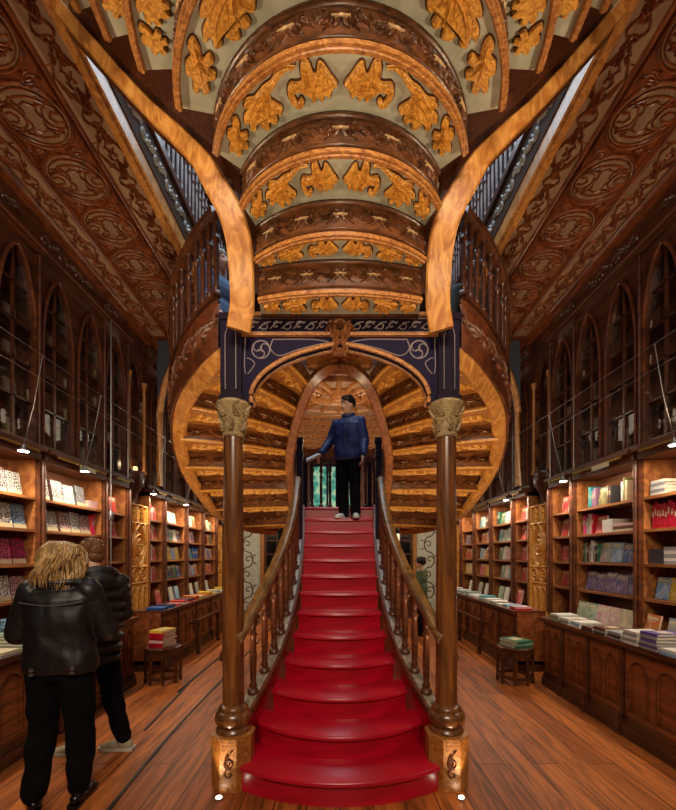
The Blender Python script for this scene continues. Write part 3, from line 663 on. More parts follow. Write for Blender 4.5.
# portal columns
for s, nm in ((-1, 'left'), (1, 'right')):
    t = thing('portal_column', (s*.785, 2.95, 0), 'tall turned wooden column with leaf capital at the %s foot of the red stairs' % nm, 'column')
    c = (s*.785, 2.95, 0)
    b = MB(); b.lathe([(.155, 0), (.155, .34), (.162, .345), (.162, .375), (.12, .385)], c, 8, rot=pi/8); b.build('pedestal', 'golddim', t, sharp=30)
    st = xf(SCROLLLEAF, 0, .2, pi/2, .11)+[ring(0, .24, .03, .03, .006, 10)]
    MB().strokes(st, lambda u, v, h: Vector((c[0]+u, c[1]-.143-h, v-.04)), .008).build('pedestal_carving', 'mid', t)
    b = MB(); b.lathe([(.115, .375), (.125, .39), (.118, .41), (.105, .42), (.128, .45), (.135, .48), (.125, .52), (.105, .535), (.108, .55), (.1, .565), (.078, .58)], c, 24); b.build('column_base', 'column', t)
    b = MB(); b.lathe([(.078, .575), (.076, 1.2), (.07, 2.5), (.07, 2.545)], c, 24); b.build('shaft', 'column', t)
    b = MB(); b.lathe([(.078, 2.53), (.084, 2.545), (.078, 2.56), (.07, 2.565), (.082, 2.62), (.098, 2.655), (.09, 2.665), (.082, 2.67), (.095, 2.71), (.118, 2.755), (.125, 2.765), (.125, 2.78), (.1, 2.795)], c, 20)
    def cyl(z0, r0, k): return lambda u, v, h: Vector((c[0]+(r0+k*v+h)*sin(u/.09), c[1]-(r0+k*v+h)*cos(u/.09), z0+v))
    b.build('capital', 'capital', t)
    st = []
    for i in range(6): st += xf(LEAF, (i-2.5)*2*pi*.09/6, 0, pi/2+.2, .085, 1)
    b = MB(); b.strokes(st, cyl(2.67, .086, .35), .016)
    st = [(p, w, k) for p, w, k in sum([xf(LEAF, (i-2)*2*pi*.09/6+.0, 0, pi/2-.2, .075, -1) for i in range(6)], [])]
    b.strokes(st, cyl(2.57, .076, .25), .014); b.build('capital_leaves', 'capital', t)
    b = MB(); b.box(c[0]-.075, c[0]+.075, 2.875, 3.025, 2.79, 3.40); b.box(c[0]-.085, c[0]+.085, 2.865, 3.035, 3.36, 3.41); b.box(c[0]-.085, c[0]+.085, 2.865, 3.035, 2.79, 2.82); b.build('top_post', 'purple', t, smooth=False)
    pts = arch2(.085, 2.86, 3.24, 3.32, 5); b = MB(); b.strip(pts, arch_outer(pts, .055, 3.345), lambda a, z, q: Vector((c[0]+a, 2.868+q, z)), 0, .01); b.build('post_inlay', 'indigo', t, smooth=False)
    b = MB(); b.tube([(c[0]+x*.9, 2.868, z) for x, z in pts], .003, 5); b.build('inlay_line', 'line', t)
# portal beam with painted frieze and pierced spandrels
t = thing('portal_beam', (0, 2.95, 3.25), 'aubergine painted portal arch with scroll frieze joining the two columns', 'arch')
b = MB(); b.box(-.71, .71, 2.9, 3.02, 3.27, 3.40); b.build('frieze_board', 'purple', t, smooth=False)
b = MB(); b.box(-.71, .71, 2.875, 3.03, 3.395, 3.42); b.box(-.71, .71, 2.88, 3.02, 3.255, 3.275); b.build('frieze_moulding', 'rim', t, smooth=False)
fn = lambda u, v, h: Vector((u, 2.9-h, v)); st = []
for i in range(16):
    u = -.63+i*.084
    if abs(u) < .09: continue
    st += xf([([(.036*(1-k/12)*cos(k*.55), .036*(1-k/12)*sin(k*.55)) for k in range(11)], .0045, 'line')], u, 3.335, .3+pi*(i % 2), 1.0)
    st.append(([(u-.045, 3.31), (u, 3.36-.006), (u+.045, 3.36)], .004, 'line'))
for z in (3.288, 3.385): st.append(line((-.68, z), (.68, z), .004))
MB().strokes(st, fn, .006).build('frieze_scrolls', 'line', t)
pts = [(-x, z) for x, z in [(.645, 2.78), (.645, 2.86), (.60, 2.95), (.53, 3.02), (.43, 3.085), (.30, 3.14), (.16, 3.18), (.05, 3.205)]]+[(0, 3.22)]
pts = pts+[(-x, z) for x, z in pts[-2::-1]]; n = len(pts)
out = [(-.71, 2.78), (-.71, 2.9), (-.71, 3.05), (-.71, 3.26), (-.5, 3.265), (-.32, 3.265), (-.18, 3.265), (-.06, 3.265), (0, 3.265)]; out += [(-x, z) for x, z in out[-2::-1]]
b = MB(); b.strip(pts, out, lambda a, z, q: Vector((a, 2.91+q, z)), 0, .09); b.build('spandrel', 'indigo', t, smooth=False)
b = MB(); b.tube([(x, 2.91, z) for x, z in poly2(pts, 4)], .016, 8); b.tube([(x*1.0, 3.0, z) for x, z in poly2(pts, 4)], .016, 8); b.build('arch_moulding', 'rim', t)
st = []
for g in (-1, 1):
    st += [ring(g*.575, 3.165, .065, .065, .005, 18)]
    for k in range(3):
        a = k*2*pi/3+.4; st.append(([(g*.575+.03*cos(a)+.03*cos(a+q), 3.165+.03*sin(a)+.03*sin(a+q)) for q in [i*.5 for i in range(9)]], .004, 'line'))
    st.append((poly2([(g*.49, 3.235), (g*.505, 3.17), (g*.44, 3.12), (g*.3, 3.165), (g*.16, 3.2), (g*.08, 3.215), (g*.2, 3.238), (g*.49, 3.238)], 4), .004, 'line'))
    st.append((poly2([(g*.69, 3.245), (g*.69, 2.99), (g*.62, 3.06), (g*.66, 3.1), (g*.68, 3.1)], 3), .004, 'line'))
MB().strokes(st, lambda u, v, h: Vector((u, 2.91-h, v)), .006).build('spandrel_scrolls', 'line', t)
b = MB(); st = xf(SCROLLLEAF, 0, 3.2, pi/2+.3, .17)+xf(SCROLLLEAF, 0, 3.2, pi/2-.3, .17, -1)+xf(LEAF, 0, 3.33, -.3, .09)+xf(LEAF, 0, 3.33, pi+.3, .09, -1)+[ring(0, 3.31, .04, .045, .02, 12)]
b.strokes(st, lambda u, v, h: Vector((u*1.1, 2.885-h, v)), .035); b.build('cartouche', 'riserlight', t)

# overhead flight climbing towards the viewer
t = thing('overhead_flight', (0, 2.3, 3.4), 'stepped underside of the upper flight with gilded leaves on cream panels', 'staircase')
T = [(.54, 2.78, 2.80, 3.38), (.54, 2.66, 2.58, 3.38), (.54, 2.57, 2.37, 3.58), (.59, 2.40, 2.08, 3.78), (.71, 2.28, 1.80, 3.98), (.90, 2.23, 1.50, 4.18), (1.10, 2.22, 1.20, 4.38), (1.30, 2.24, .92, 4.58), (1.49, 2.27, .62, 4.78)]
arcs = []
for (xe, de, dc, z) in T:
    arcs.append(arc(xe, de, min(dc, de-.01), z))
arcs[0] = lambda s: Vector((.56*s, 2.84, 3.38))
def solid_patch(b, c0, c1, th, nu=24, nv=1):
    """horizontal slab between two curves, underside at the curves' z"""
    P = [c0(i/(nu/2)-1) for i in range(nu+1)]; Q = [c1(i/(nu/2)-1) for i in range(nu+1)]; n = nu+1
    up = Vector((0, 0, th)); vs = P+Q+[p+up for p in P]+[q+up for q in Q]; fs = []
    for i in range(nu): fs += [(i, i+1, n+i+1, n+i), (2*n+i, 3*n+i, 3*n+i+1, 2*n+i+1), (i, 2*n+i, 2*n+i+1, i+1), (n+i, n+i+1, 3*n+i+1, 3*n+i)]
    for i in (0, nu): fs.append((i, n+i, 3*n+i, 2*n+i))
    return b.add(vs, fs)
def leafgroup(L, Wd, kk):
    st = []
    for g in (-1, 1):
        for i, (uu, sz, an) in enumerate(((.10, .95, 12), (.32, 1.0, -150), (.42, .9, -12), (.64, .75, -140), (.74, .6, 10)) if kk < 99 else ()):
            u = g*uu*L/2
            if abs(u)+.03 > L/2: continue
            a = radians(an); a = a if g > 0 else pi-a
            st += xf(SCROLLLEAF, u, Wd*(.5+(.08 if i % 2 else -.1)), a, Wd*sz*.8, g*(1 if i % 2 else -1))
    return st
for k in range(1, len(T)):
    z = T[k][3]; c0 = atz(arcs[k-1], z); c1 = atz(arcs[k], z)
    b = MB(); c1b = lambda s, c1=c1: c1(s)+Vector((0, .015, 0)); solid_patch(b, c0, c1b, .05); pn = b.build('cream_panel', 'cream', t, sharp=30)
    fn, L, Wd = patch(c0, c1, (0, 0, -1)); 
    st = []
    n = 3
    # three leaf sprays each side, mirrored about the middle, shrinking to the ends
    R_ = L/2-.02; fa = min(Wd, R_/2.68) if k < 5 else min(Wd*1.25, R_/2.68)
    for g, sd in ((-1, 'left'), (1, 'right')):
        for pl, vn in ((L1, V1), (L2, V2), (L3, V3)):
            mp_ = lambda a, v: (g*(a*fa+.01), Wd*(.5+(v-.5)*.94))
            P2 = [mp_(*q) for q in closed2(pl)]
            lf = MB(); relief(lf, P2, fn, .024, .008)
            lf.strokes([(poly2([mp_(*q) for q in v_], 4), .008*fa/.25, 'taper') for v_ in vn], fn, .040, .018); lo = lf.build('gilded_leaf', 'gold', pn, sharp=35)
            gr = MB(); relief(gr, inset(P2, -.006), fn, .006, .002); gr.build('leaf_shadow_ground', 'dark', pn)  # dark backing in the leaf outline, its cast shadow put into colour
    if k >= 6:
        for g in (-1, 1):
            for pl in (L2, L3):
                P2 = [(g*(R_-.05-(2.6-a)*.19), Wd*(.5+(v-.5)*.9)) for a, v in closed2(pl)]
                lf = MB(); relief(lf, P2, fn, .024, .005); lf.build('gilded_leaf', 'gold', pn, sharp=35)
                gr = MB(); relief(gr, inset(P2, -.006), fn, .006, .002); gr.build('leaf_shadow_ground', 'dark', pn)  # same dark backing standing in for the leaf's shadow
    b = MB(); pth = [c1(i/14-1)+Vector((0, 0, -.020)) for i in range(29)]
    b.sweep(pth, [(-.02, -.008), (-.012, -.018), (.004, -.018), (.008, -.010), (.02, -.010), (.02, .012), (-.02, .012)])
    b.build('rim_moulding', 'rim', t)
    b = MB(); pth = [c0(i/14-1)*1+Vector((0, 0, -.004)) for i in range(29)]; b.sweep([p+Vector((0, .012, 0)) for p in pth], [(-.015, -.012), (.015, -.012), (.015, .02), (-.015, .02)]); b.build('cove_moulding', 'dark', t)
    # carved riser
    zt = T[k][3]+.2; r0 = atz(arcs[k], z); r1 = atz(arcs[k], zt)
    rm = lambda i_, j_: r0(i_*2-1).lerp(r1(i_*2-1), j_)
    b = MB(); N = 28; vs = []
    for i in range(N+1):
        p = r0(2*i/N-1); inn = Vector((0, .03, 0)); vs += [p, Vector((p.x, p.y, zt)), p+inn, Vector((p.x, p.y, zt))+inn]
    fs = []
    for i in range(N): a = i*4; c = a+4; fs += [(a, a+1, c+1, c), (a+2, c+2, c+3, a+3), (a, c, c+2, a+2), (a+1, a+3, c+3, c+1)]
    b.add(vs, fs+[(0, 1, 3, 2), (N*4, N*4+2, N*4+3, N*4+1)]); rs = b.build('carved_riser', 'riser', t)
    fr, Lr, Wr = patch(r0, r1, (0, -1, 0)); st = []; nf = max(3, int(Lr/.24)); stt = []
    if nf % 2 == 0: nf += 1
    for i in range(nf):
        u = (i-(nf-1)/2)*Lr/nf*.98; st += [(p, w*.7, kd) for p, w, kd in xf(FLOWER, u, .1, 0, .055)]
        for g in (-1, 1): st += xf(LEAF, u+g*.03, .1+g*.0, 0 if g > 0 else pi, .085, 1); st += xf(LEAF[:5], u+g*.05, .1, radians(60)*1 if g > 0 else radians(120), .06, g); st += xf(LEAF[:5], u+g*.05, .1, radians(-60) if g > 0 else radians(-120), .06, -g)
        stt.append([([(u-.042, .1), (u-.01, .101)], .0022, 'line'), ([(u+.01, .101), (u+.042, .1)], .0022, 'line'), ([(u-.011, .1), (u, .104), (u+.011, .1)], .005, 'line')])
    b = MB(); b.strokes(st, fr, .016); b.strokes([line((-Lr/2, .02), (Lr/2, .02), .008, 28), line((-Lr/2, .178), (Lr/2, .178), .012, 28)], fr, .014); b.build('flower_band', 'riser', rs)
    for q_ in stt: b = MB(); b.strokes(q_, fr, .021, .012); b.build('bright_stud', 'stud', rs)
# flanking underside, bands, fascia and upper rails of the overhead flight
BU = [(.70, 2.76, 3.22), (.66, 2.70, 3.42), (.655, 2.52, 3.72), (.78, 2.43, 3.95), (.90, 2.42, 4.12), (1.16, 2.42, 4.37), (1.38, 2.44, 4.62), (1.55, 2.45, 4.82), (1.72, 2.46, 5.02)]
BANDSEC = [(-.075, -.03), (-.055, -.045), (.055, -.045), (.075, -.03), (.075, .04), (-.075, .04)]
def bandsweep(b, pts, inward, wf=lambda q: 1):
    """ribbon whose broad face tilts down and to the viewer"""
    n = len(pts); vs = []
    for i, p in enumerate(pts):
        Tn = (pts[min(i+1, n-1)]-pts[max(i-1, 0)]).normalized(); F = Vector((inward[0]*.25, -.75, -.62)).normalized()
        A = Tn.cross(F).normalized(); F = A.cross(Tn).normalized()
        if F.y > 0 and F.z > 0: F = -F
        wq = wf(i/(n-1))
        for a, c in BANDSEC_W: vs.append(p+A*a*wq+F*c)
    k = len(BANDSEC_W); fs = [(i*k+a, i*k+(a+1) % k, (i+1)*k+(a+1) % k, (i+1)*k+a) for i in range(n-1) for a in range(k)]
    return b.add(vs, fs+[tuple(range(k)), tuple((n-1)*k+a for a in range(k))])
BANDSEC_W = [(-.08, .02), (-.065, .035), (.065, .035), (.08, .02), (.08, -.035), (-.08, -.035)]
for s, nm in ((-1, 'left'), (1, 'right')):
    bp_ = catmull([(s*x, y, z) for x, y, z in BU], 6)
    b = MB(); bandsweep(b, bp_, (-s, 0), lambda q: 1-.5*min(1, max(0, (q-.25)/.4))); b.build('outer_band', 'band', t)
    # figured boarding between the band and the tread ends, following the tread ends up
    ends = [Vector((s*T[k-1][0]*.97, T[k-1][1], T[k][3]+.02)) for k in range(1, len(T))]; ends = [ends[0]+Vector((0, .02, -.2))]+ends+[Vector((s*1.5, 2.28, 5.04))]
    ec = catmull(ends, 6); m_ = len(bp_)
    def samp(c, q): q = max(0, min(1, q))*(len(c)-1); i = min(int(q), len(c)-2); return c[i].lerp(c[i+1], q-i)
    zb = lambda c, z: samp(c, min(1, max(0, next((i/(len(c)-1) for i in range(len(c)) if c[i].z >= z), 1))))
    b = MB(); b.grid(lambda u, v: zb(bp_, 3.45+1.55*v).lerp(zb(ec, 3.45+1.55*v), u)+Vector((0, .03, .0)), 6, 40); b.build('flank_boarding', 'shade', t)
    b = MB(); fp = [p+Vector((s*.03, .07, 0)) for p in bp_]
    b.strip([(0, i) for i in range(m_)], [(1, i) for i in range(m_)], lambda a, i, q: fp[i]+Vector((s*.0, q, .45*a)), 0, .05); b.build('stringer_fascia', 'dark', t)
    hp = [p+Vector((s*.04, .1, 1.0+.1)) for p in bp_]
    b = MB(); b.sweep(hp, [(-.045, -.03), (-.04, .02), (0, .04), (.04, .02), (.045, -.03)]); b.build('handrail', 'dark', t)
    balusters('baluster', [(bp_[i]+Vector((s*.04, .1, .45)), .63) for i in range(2, m_, 2)], t)
# unseen bridge slab where the flight reaches the galleries, also blocking light
b = MB(); b.box(-1.75, 1.75, -3, .6, ZG-.02, ZG+.3); b.build('bridge_slab', 'soff', t, smooth=False)

# curved side flights from the landing round to the portal
OU = [(1.05, 6.75, 2.06), (1.45, 6.5, 2.1), (1.68, 6.1, 2.18), (1.77, 5.7, 2.28), (1.79, 5.3, 2.42), (1.80, 4.9, 2.58), (1.755, 4.5, 2.74), (1.60, 4.0, 2.91), (1.39, 3.6, 3.04), (1.08, 3.22, 3.13), (.87, 3.06, 3.2)]
IN = [(.60, 5.9, 2.0), (.60, 5.5, 2.12), (.59, 4.98, 2.45), (.57, 4.6, 2.78), (.47, 4.25, 3.02), (.35, 3.95, 3.20), (.25, 3.78, 3.30), (.12, 3.68, 3.37), (0, 3.66, 3.385)]
# step edges: (outer x,y) (inner x,y) z of the soffit on the far side
ED = [((1.0, 6.75), (.64, 5.95), 2.10), ((1.62, 6.2), (.65, 5.6), 2.10), ((1.76, 5.6), (.66, 5.25), 2.30), ((1.78, 5.05), (.66, 4.98), 2.48), ((1.74, 4.52), (.63, 4.72), 2.66), ((1.60, 4.04), (.57, 4.52), 2.84), ((1.33, 3.6), (.50, 4.33), 3.0), ((1.0, 3.25), (.40, 4.13), 3.15), ((.64, 3.03), (.28, 3.95), 3.29)]
for s, nm in ((-1, 'left'), (1, 'right')):
    t = thing('side_flight', (s*1.2, 4.6, 2.1), 'curved side flight sweeping from the landing over the %s of the red stairs' % nm, 'staircase')
    def edge(k, z):
        o_, i_, _ = ED[k]; o_ = Vector((s*o_[0], o_[1], z)); i_ = Vector((s*i_[0], i_[1], z)); d = (i_-o_); nr = Vector((d.y, -d.x, 0)).normalized()
        if nr.y > 0: nr = -nr
        return lambda q: o_.lerp(i_, (q+1)/2)+nr*.06*(1-q*q)
    for k in range(1, len(ED)):
        z = ED[k][2]; zt = ED[k+1][2] if k+1 < len(ED) else 3.42; c0 = edge(k-1, z); c1 = edge(k, z)
        b = MB(); c1b = lambda s, c1=c1: c1(s)+Vector((0, .012, 0)); solid_patch(b, c0, c1b, .04, 12); pn = b.build('tread_soffit', 'golddim', t, sharp=30)
        fn, L, Wd = patch(c0, c1, (0, 0, -1)); st = []
        nn = max(2, int(L/.3))
        for i in range(nn):
            st += xf(SCROLLLEAF, (i-(nn-1)/2)*L/nn-.1, Wd*.5, radians(8), .26, 1 if i % 2 else -1)
        MB().strokes(st, fn, .025).build('leaf_carving', 'gold', pn)
        b = MB(); b.sweep([c1(i/7-1)+Vector((0, 0, -.002)) for i in range(15)], [(-.016, -.008), (0, -.014), (.016, -.008), (.016, .01), (-.016, .01)]); b.build('rim_moulding', 'gold', t)
        r0 = edge(k, z); r1 = edge(k, zt); b = MB(); N = 12; vs = []
        for i in range(N+1):
            p = r0(2*i/N-1); q = r1(2*i/N-1); inn = Vector((0, .03, 0)); vs += [p, q, p+inn, q+inn]
        fs = []
        for i in range(N): a = i*4; c = a+4; fs += [(a, a+1, c+1, c), (a+2, c+2, c+3, a+3), (a, c, c+2, a+2), (a+1, a+3, c+3, c+1)]
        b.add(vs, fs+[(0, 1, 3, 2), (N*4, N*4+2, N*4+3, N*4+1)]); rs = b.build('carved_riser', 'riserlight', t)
        fr, Lr, Wr = patch(r0, r1, (0, -1, 0)); st = []; nf = max(2, int(Lr/.27)); stt = []
        for i in range(nf):
            u = (i-(nf-1)/2)*Lr/nf; v = Wr/2; st += xf(FLOWER, u, v, 0, .045)
            for g in (-1, 1): st += xf(LEAF, u+g*.03, v, 0 if g > 0 else pi, .085, 1)
            b = MB(); b.strokes(st, fr, .016); b.build('carved_flower', 'riserlight', rs); st = []
            b = MB(); b.strokes([([(u-.035, v), (u, v+.002), (u+.035, v)], .003, 'line')], fr, .02, .012); b.build('bright_stud', 'stud', rs)
    oc = catmull([(s*x, y, z) for x, y, z in OU], 6); ic = catmull([(s*x, y, z) for x, y, z in IN], 6)
    b = MB(); bandsweep(b, oc, (s, 0), lambda q: .78); b.build('outer_band', 'band', t)
    b = MB(); BANDSEC_W = [(-.048, .03), (-.036, .042), (.036, .042), (.048, .03), (.048, -.10), (-.048, -.10)]
    bandsweep(b, ic, (0, 0)); b.build('inner_band', 'bandin', t)
    BANDSEC_W = [(-.08, .02), (-.065, .035), (.065, .035), (.08, .02), (.08, -.035), (-.08, -.035)]
    m_ = len(oc); fp = [p+Vector((s*.06, 0, .02)) for p in oc]
    b = MB(); b.strip([(0, i) for i in range(m_)], [(1, i) for i in range(m_)], lambda a, i, q: fp[i]+Vector((s*q, 0, .42*a)), 0, .035); b.build('stringer_fascia', 'mid', t)
    st = []; ln = [0]
    for i in range(m_-1): ln.append(ln[-1]+(fp[i+1]-fp[i]).length)
    def onf(u, v, h):
        i = max(0, min(m_-2, next((j for j in range(m_-1) if ln[j+1] >= u), m_-2))); q = (u-ln[i])/max(1e-6, ln[i+1]-ln[i]); return fp[i].lerp(fp[i+1], q)+Vector((s*(.035+h), -h*.4, v))
    u = .2
    while u < ln[-1]-.2: st += xf(SCROLLLEAF, u, .22, .1, .24, 1 if int(u*10) % 2 else -1); u += .27
    MB().strokes(st, onf, .02).build('fascia_carving', 'mid', t)
    bs = [p+Vector((s*.075, 0, .44)) for p in oc]
    b = MB(); b.sweep(bs, [(-.035, -.02), (-.03, .02), (.03, .02), (.035, -.02)]); b.build('base_rail', 'dark', t)
    hp = [p+Vector((s*.075, 0, 1.1)) for p in oc]
    b = MB(); b.sweep(hp, [(-.05, -.04), (-.05, .01), (0, .045), (.05, .01), (.05, -.04), (0, -.055)]); b.build('handrail', 'dark', t)
    balusters('baluster', [(bs[i]+Vector((0, 0, .01)), .63) for i in range(2, m_, 2)], t)
# carved panel between portal and the inner arch
t2 = thing('portal_soffit', (0, 3.4, 3.4), 'carved wooden ceiling panel between the portal and the inner stair arch', 'panel')
b = MB(); b.box(-.30, .30, 3.03, 3.85, 3.44, 3.5); b.build('panel_board', 'golddim', t2, smooth=False)
st = []
for i in range(3):
    for g in (-1, 1): st += xf(SCROLLLEAF, g*.03, .12+i*.24, radians(20) if g > 0 else pi-radians(20), .24, g)
st += [ring(0, .36, .06, .08, .02, 12)]
MB().strokes(st, lambda u, v, h: Vector((u, 3.06+v, 3.44-h)), .03).build('leaf_carving', 'golddim', t2)
# ------------------------------------------------------------------ lamps
def lamp_thing(s, y, i, nm):
    t = thing('pendant_spotlight', (s*2.83, y, 2.6), 'small glowing spotlight hung on a rod before the %s shelves, %s' % (nm, i), 'lamp', 'wire-hung spotlights along the shelves')
    c = (s*2.83, y, 2.6)
    b = MB(); b.lathe([(.012, .06), (.018, .05), (.02, .03), (.05, .012), (.052, 0), (.044, -.001)], c, 16); b.build('lamp_shade', 'steel', t)
    b = MB(); b.lathe([(.04, -.004), (.04, .004)], c, 14); b.build('lamp_disc', 'lampon', t)
    b = MB(); b.tube([c[:2]+(2.65,), (s*2.72, y-.02, 3.0), (s*2.62, y-.05, 3.43)], .004, 6); b.build('lamp_rod', 'steel', t)
    light('shelf_spot', 'SPOT', (s*2.83, y, 2.585), 46 if abs(y-6.1) > .1 else 22, WARM, (s*2.86, y, 0), .03, 125, 1.0)
for s, nm, ys in ((-1, 'left', ((3.58, 'nearest the front'), (4.45, 'second along'), (6.1, 'by the gilded panel'), (7.4, 'in the far section'))), (1, 'right', ((3.38, 'nearest the front'), (5.05, 'by the narrow bay'), (6.78, 'in the far section')))):
    for y, i in ys: lamp_thing(s, y, i, nm)
    for k, (X, z) in enumerate(((2.62, 3.43), (2.76, 3.30))):
        b = MB(); b.tube([(s*X, y_, z) for y_ in (-2.9, 2, 6, 10.5)], .003, 5)
        tag(b.build('lamp_wire', 'steel'), 'thin taut %s wire of the pair strung along the %s shelves' % (('upper', 'lower')[k], nm), 'wire')
    for (y0, y1, bn, sec) in BAYS:  # light strips added in each bay to brighten the shelves
        t = thing('added_shelf_strip', (s*2.93, (y0+y1)/2, 2.585), 'slim added light strip under the cornice of the %s %s bookcase bay' % (nm, bn), 'lamp')
        b = MB(); b.box(*sx(s, 2.863, 2.885), y0+.1, y1-.1, 2.655, 2.678); b.build('strip_housing', 'brass', t, smooth=False)
        light('strip_fill', 'AREA', (s*2.87, (y0+y1)/2, 2.57), 6.5*(y1-y0)*(1.0 if sec == 1 else 1.4), WARM, (s*3.12, (y0+y1)/2, 1.4), .03, sy=(y1-y0)*.8).rotation_euler = Vector((s*.22, 0, -1.15)).to_track_quat('-Z', 'X').to_euler()
for s, nm in ((-1, 'left'), (1, 'right')):
    t = thing('floor_uplight', (s*.83, 2.74, 0), 'tiny bright floor light beside the base of the %s column' % nm, 'lamp')
    b = MB(); b.lathe([(.03, 0), (.03, .008), (.022, .01)], (s*.83, 2.74, 0), 16); b.build('lamp_ring', 'steel', t)
    b = MB(); b.lathe([(.018, .009), (.018, .013)], (s*.83, 2.74, 0), 14); b.build('lamp_disc', 'lampon', t)
t = thing('wall_lamp', (1.35, 10.4, 1.9), 'pale cylindrical lamp on the far wall right of the stairs', 'lamp')
b = MB(); b.lathe([(.07, 1.75), (.08, 1.8), (.08, 2.2), (.07, 2.22)], (1.5, 10.38, 0), 14); b.build('lamp_shade', plain('lamp_shade_glow', '#e8dcc0', .6, 0, '#ffe9c0', 1.2), t)
b = MB(); b.box(1.46, 1.54, 10.40, 10.5, 1.68, 1.76); b.build('lamp_bracket', 'brass', t, smooth=False)

# ------------------------------------------------------------------ books
PAL = {'crimson': '#a3122b', 'red': '#b8242a', 'magenta': '#b01560', 'pink': '#c9587c', 'teal': '#3f8f94', 'green': '#2f6b4c', 'sage': '#7d9a86', 'blue': '#2a5a9c', 'navy': '#232c52', 'sky': '#7fa9c9',
       'white': '#cfcdc4', 'cream': '#cbbf9c', 'grey': '#8d8f90', 'charcoal': '#3a3a3f', 'orange': '#c06a2c', 'yellow': '#cfae3a', 'brown': '#5b3826', 'mauve': '#8a6a86', 'olive': '#7a7438', 'rose': '#c7a0a0', 'violet': '#5a4a8c'}
def book_proto(kind):
    b = MB()
    if kind == 'u':      # spine to -Y, unit thickness x, unit depth y, unit height z
        b.box(-.5, -.42, -.5, .5, 0, 1); b.box(.42, .5, -.5, .5, 0, 1); b.add([(.5*sin(a), -.5-.035*cos(a), z) for z in (0, 1) for a in [-pi/2+pi*i/6 for i in range(7)]], [(i, i+1, i+8, i+7) for i in range(6)])
        for z in (.14, .86): b.box(-.46, .46, -.545, -.5, z-.006, z+.006)
        o = b.build('book', 'cover'); o.name = 'book'
        MB().box(-.42, .42, -.5, .47, .015, .985).build('page_block', 'pages', o, smooth=False)
        MB().box(-.2, .2, -.55, -.52, .5, .74).build('spine_title', 'title', o, smooth=False)
    elif kind in 'dD':
        b.box(-.5, .5, -1, -.86, 0, 1); b.box(-.5, .5, -.14, 0, 0, 1); b.box(-.5, -.47, -1, 0, 0, 1)
        o = b.build('book', 'art' if kind == 'd' else 'pattern', smooth=False)
        MB().box(-.46, .475, -.86, -.14, .015, .985).build('page_block', 'pages', o, smooth=False)
        b = MB()
        if kind == 'd': b.box(-.4, .4, -1.04, -1, .8, .9); b.box(-.25, .25, -1.04, -1, .72, .755)
        else: b.box(-.5, .5, -1.04, -1, 0, .18)
        b.build('title_band', 'title', o, smooth=False)
    else:                # flat: width x, depth y, thickness z, spine to -Y
        b.box(-.5, .5, -.5, .5, 0, .12); b.box(-.5, .5, -.5, .5, .88, 1); b.box(-.5, .5, -.53, -.49, 0, 1)
        o = b.build('book', 'cover', smooth=False)
        MB().box(-.48, .48, -.49, .48, .12, .88).build('page_block', 'pages', o, smooth=False)
        MB().box(-.3, .3, -.2, .25, 1, 1.02).build('title_band', 'title', o, smooth=False)
    return o
PROTO = {k: book_proto(k) for k in 'udDf'}; USED = {}
SEEN = set()
ORD = ['first', 'second', 'third', 'fourth', 'fifth', 'sixth', 'seventh', 'eighth', 'ninth', 'tenth', 'eleventh', 'twelfth', 'thirteenth', 'fourteenth', 'fifteenth', 'sixteenth', 'seventeenth', 'eighteenth', 'nineteenth', 'twentieth']
QUEUE = []
def book(kind, loc, size, rz, color, label, group, tilt=0, roll=0): QUEUE.append((kind, loc, size, rz, color, label, group, tilt))
def flush_books(limit=298):
    def vis(q):
        x, y, z = q[1]; z += q[2][2]/2 if q[0] != 'f' else 0; px = 338+400*x/y; py = 555-400*(z-1.67)/y
        if px < -8 or px > 684 or y < 1: return -1
        if x < 0 and px < 112 and px > 8 and py > 545: return .0 if py < 690 and px > 16 else 1   # behind the two visitors
        return q[2][0]*q[2][2]/y/y if q[0] != 'f' else q[2][0]*q[2][2]/y/y
    qs = [q for q in sorted(QUEUE, key=vis, reverse=True) if vis(q) > 0]; used = set()
    for kind, loc, size, rz, color, label, group, tilt in qs[:limit]:
        o = PROTO[kind] if kind not in used else copy_tree(PROTO[kind]); used.add(kind)
        o.location = loc; o.scale = size; o.rotation_euler = (tilt, 0, rz); c = srgb(PAL[color])
        for q in [o]+list(o.children): q.color = c
        tag(o, label, 'book', group)
    b = MB(); names = list(PAL)
    for kind, loc, size, rz, color, label, group, tilt in qs[limit:]:
        Mx = Matrix.Translation(loc) @ Matrix.Rotation(rz, 4, 'Z') @ Matrix.Rotation(tilt, 4, 'X') @ Matrix.Diagonal((*size, 1))
        def bb(x0, x1, y0, y1, z0, z1, mi):
            b.mi = mi; n0 = len(b.v); b.box(x0, x1, y0, y1, z0, z1); b.v[n0:] = [tuple(Mx @ Vector(v)) for v in b.v[n0:]]
        ci = names.index(color); pg = len(names)
        if kind == 'u': bb(-.5, .5, -.5, .5, 0, 1, ci); bb(-.2, .2, -.53, -.5, .5, .74, pg+1)
        elif kind in 'dD': bb(-.5, .5, -1, 0, 0, 1, ci); bb(-.4, .4, -1.04, -1, .8, .9, pg+1)
        else: bb(-.5, .5, -.5, .5, 0, 1, ci); bb(-.48, .48, -.49, .505, .12, .88, pg)
    o = b.build('small_distant_books', [plain('cloth_'+c, PAL[c], .4) for c in names]+['pages', 'title'], smooth=False)
    tag(o, 'smallest and furthest books filling the remaining shelves and counters on both sides', 'books', None, 'stuff')
KW = {'u': 'upright', 'd': 'front-facing', 'D': 'tile-patterned', 'f': 'flat'}
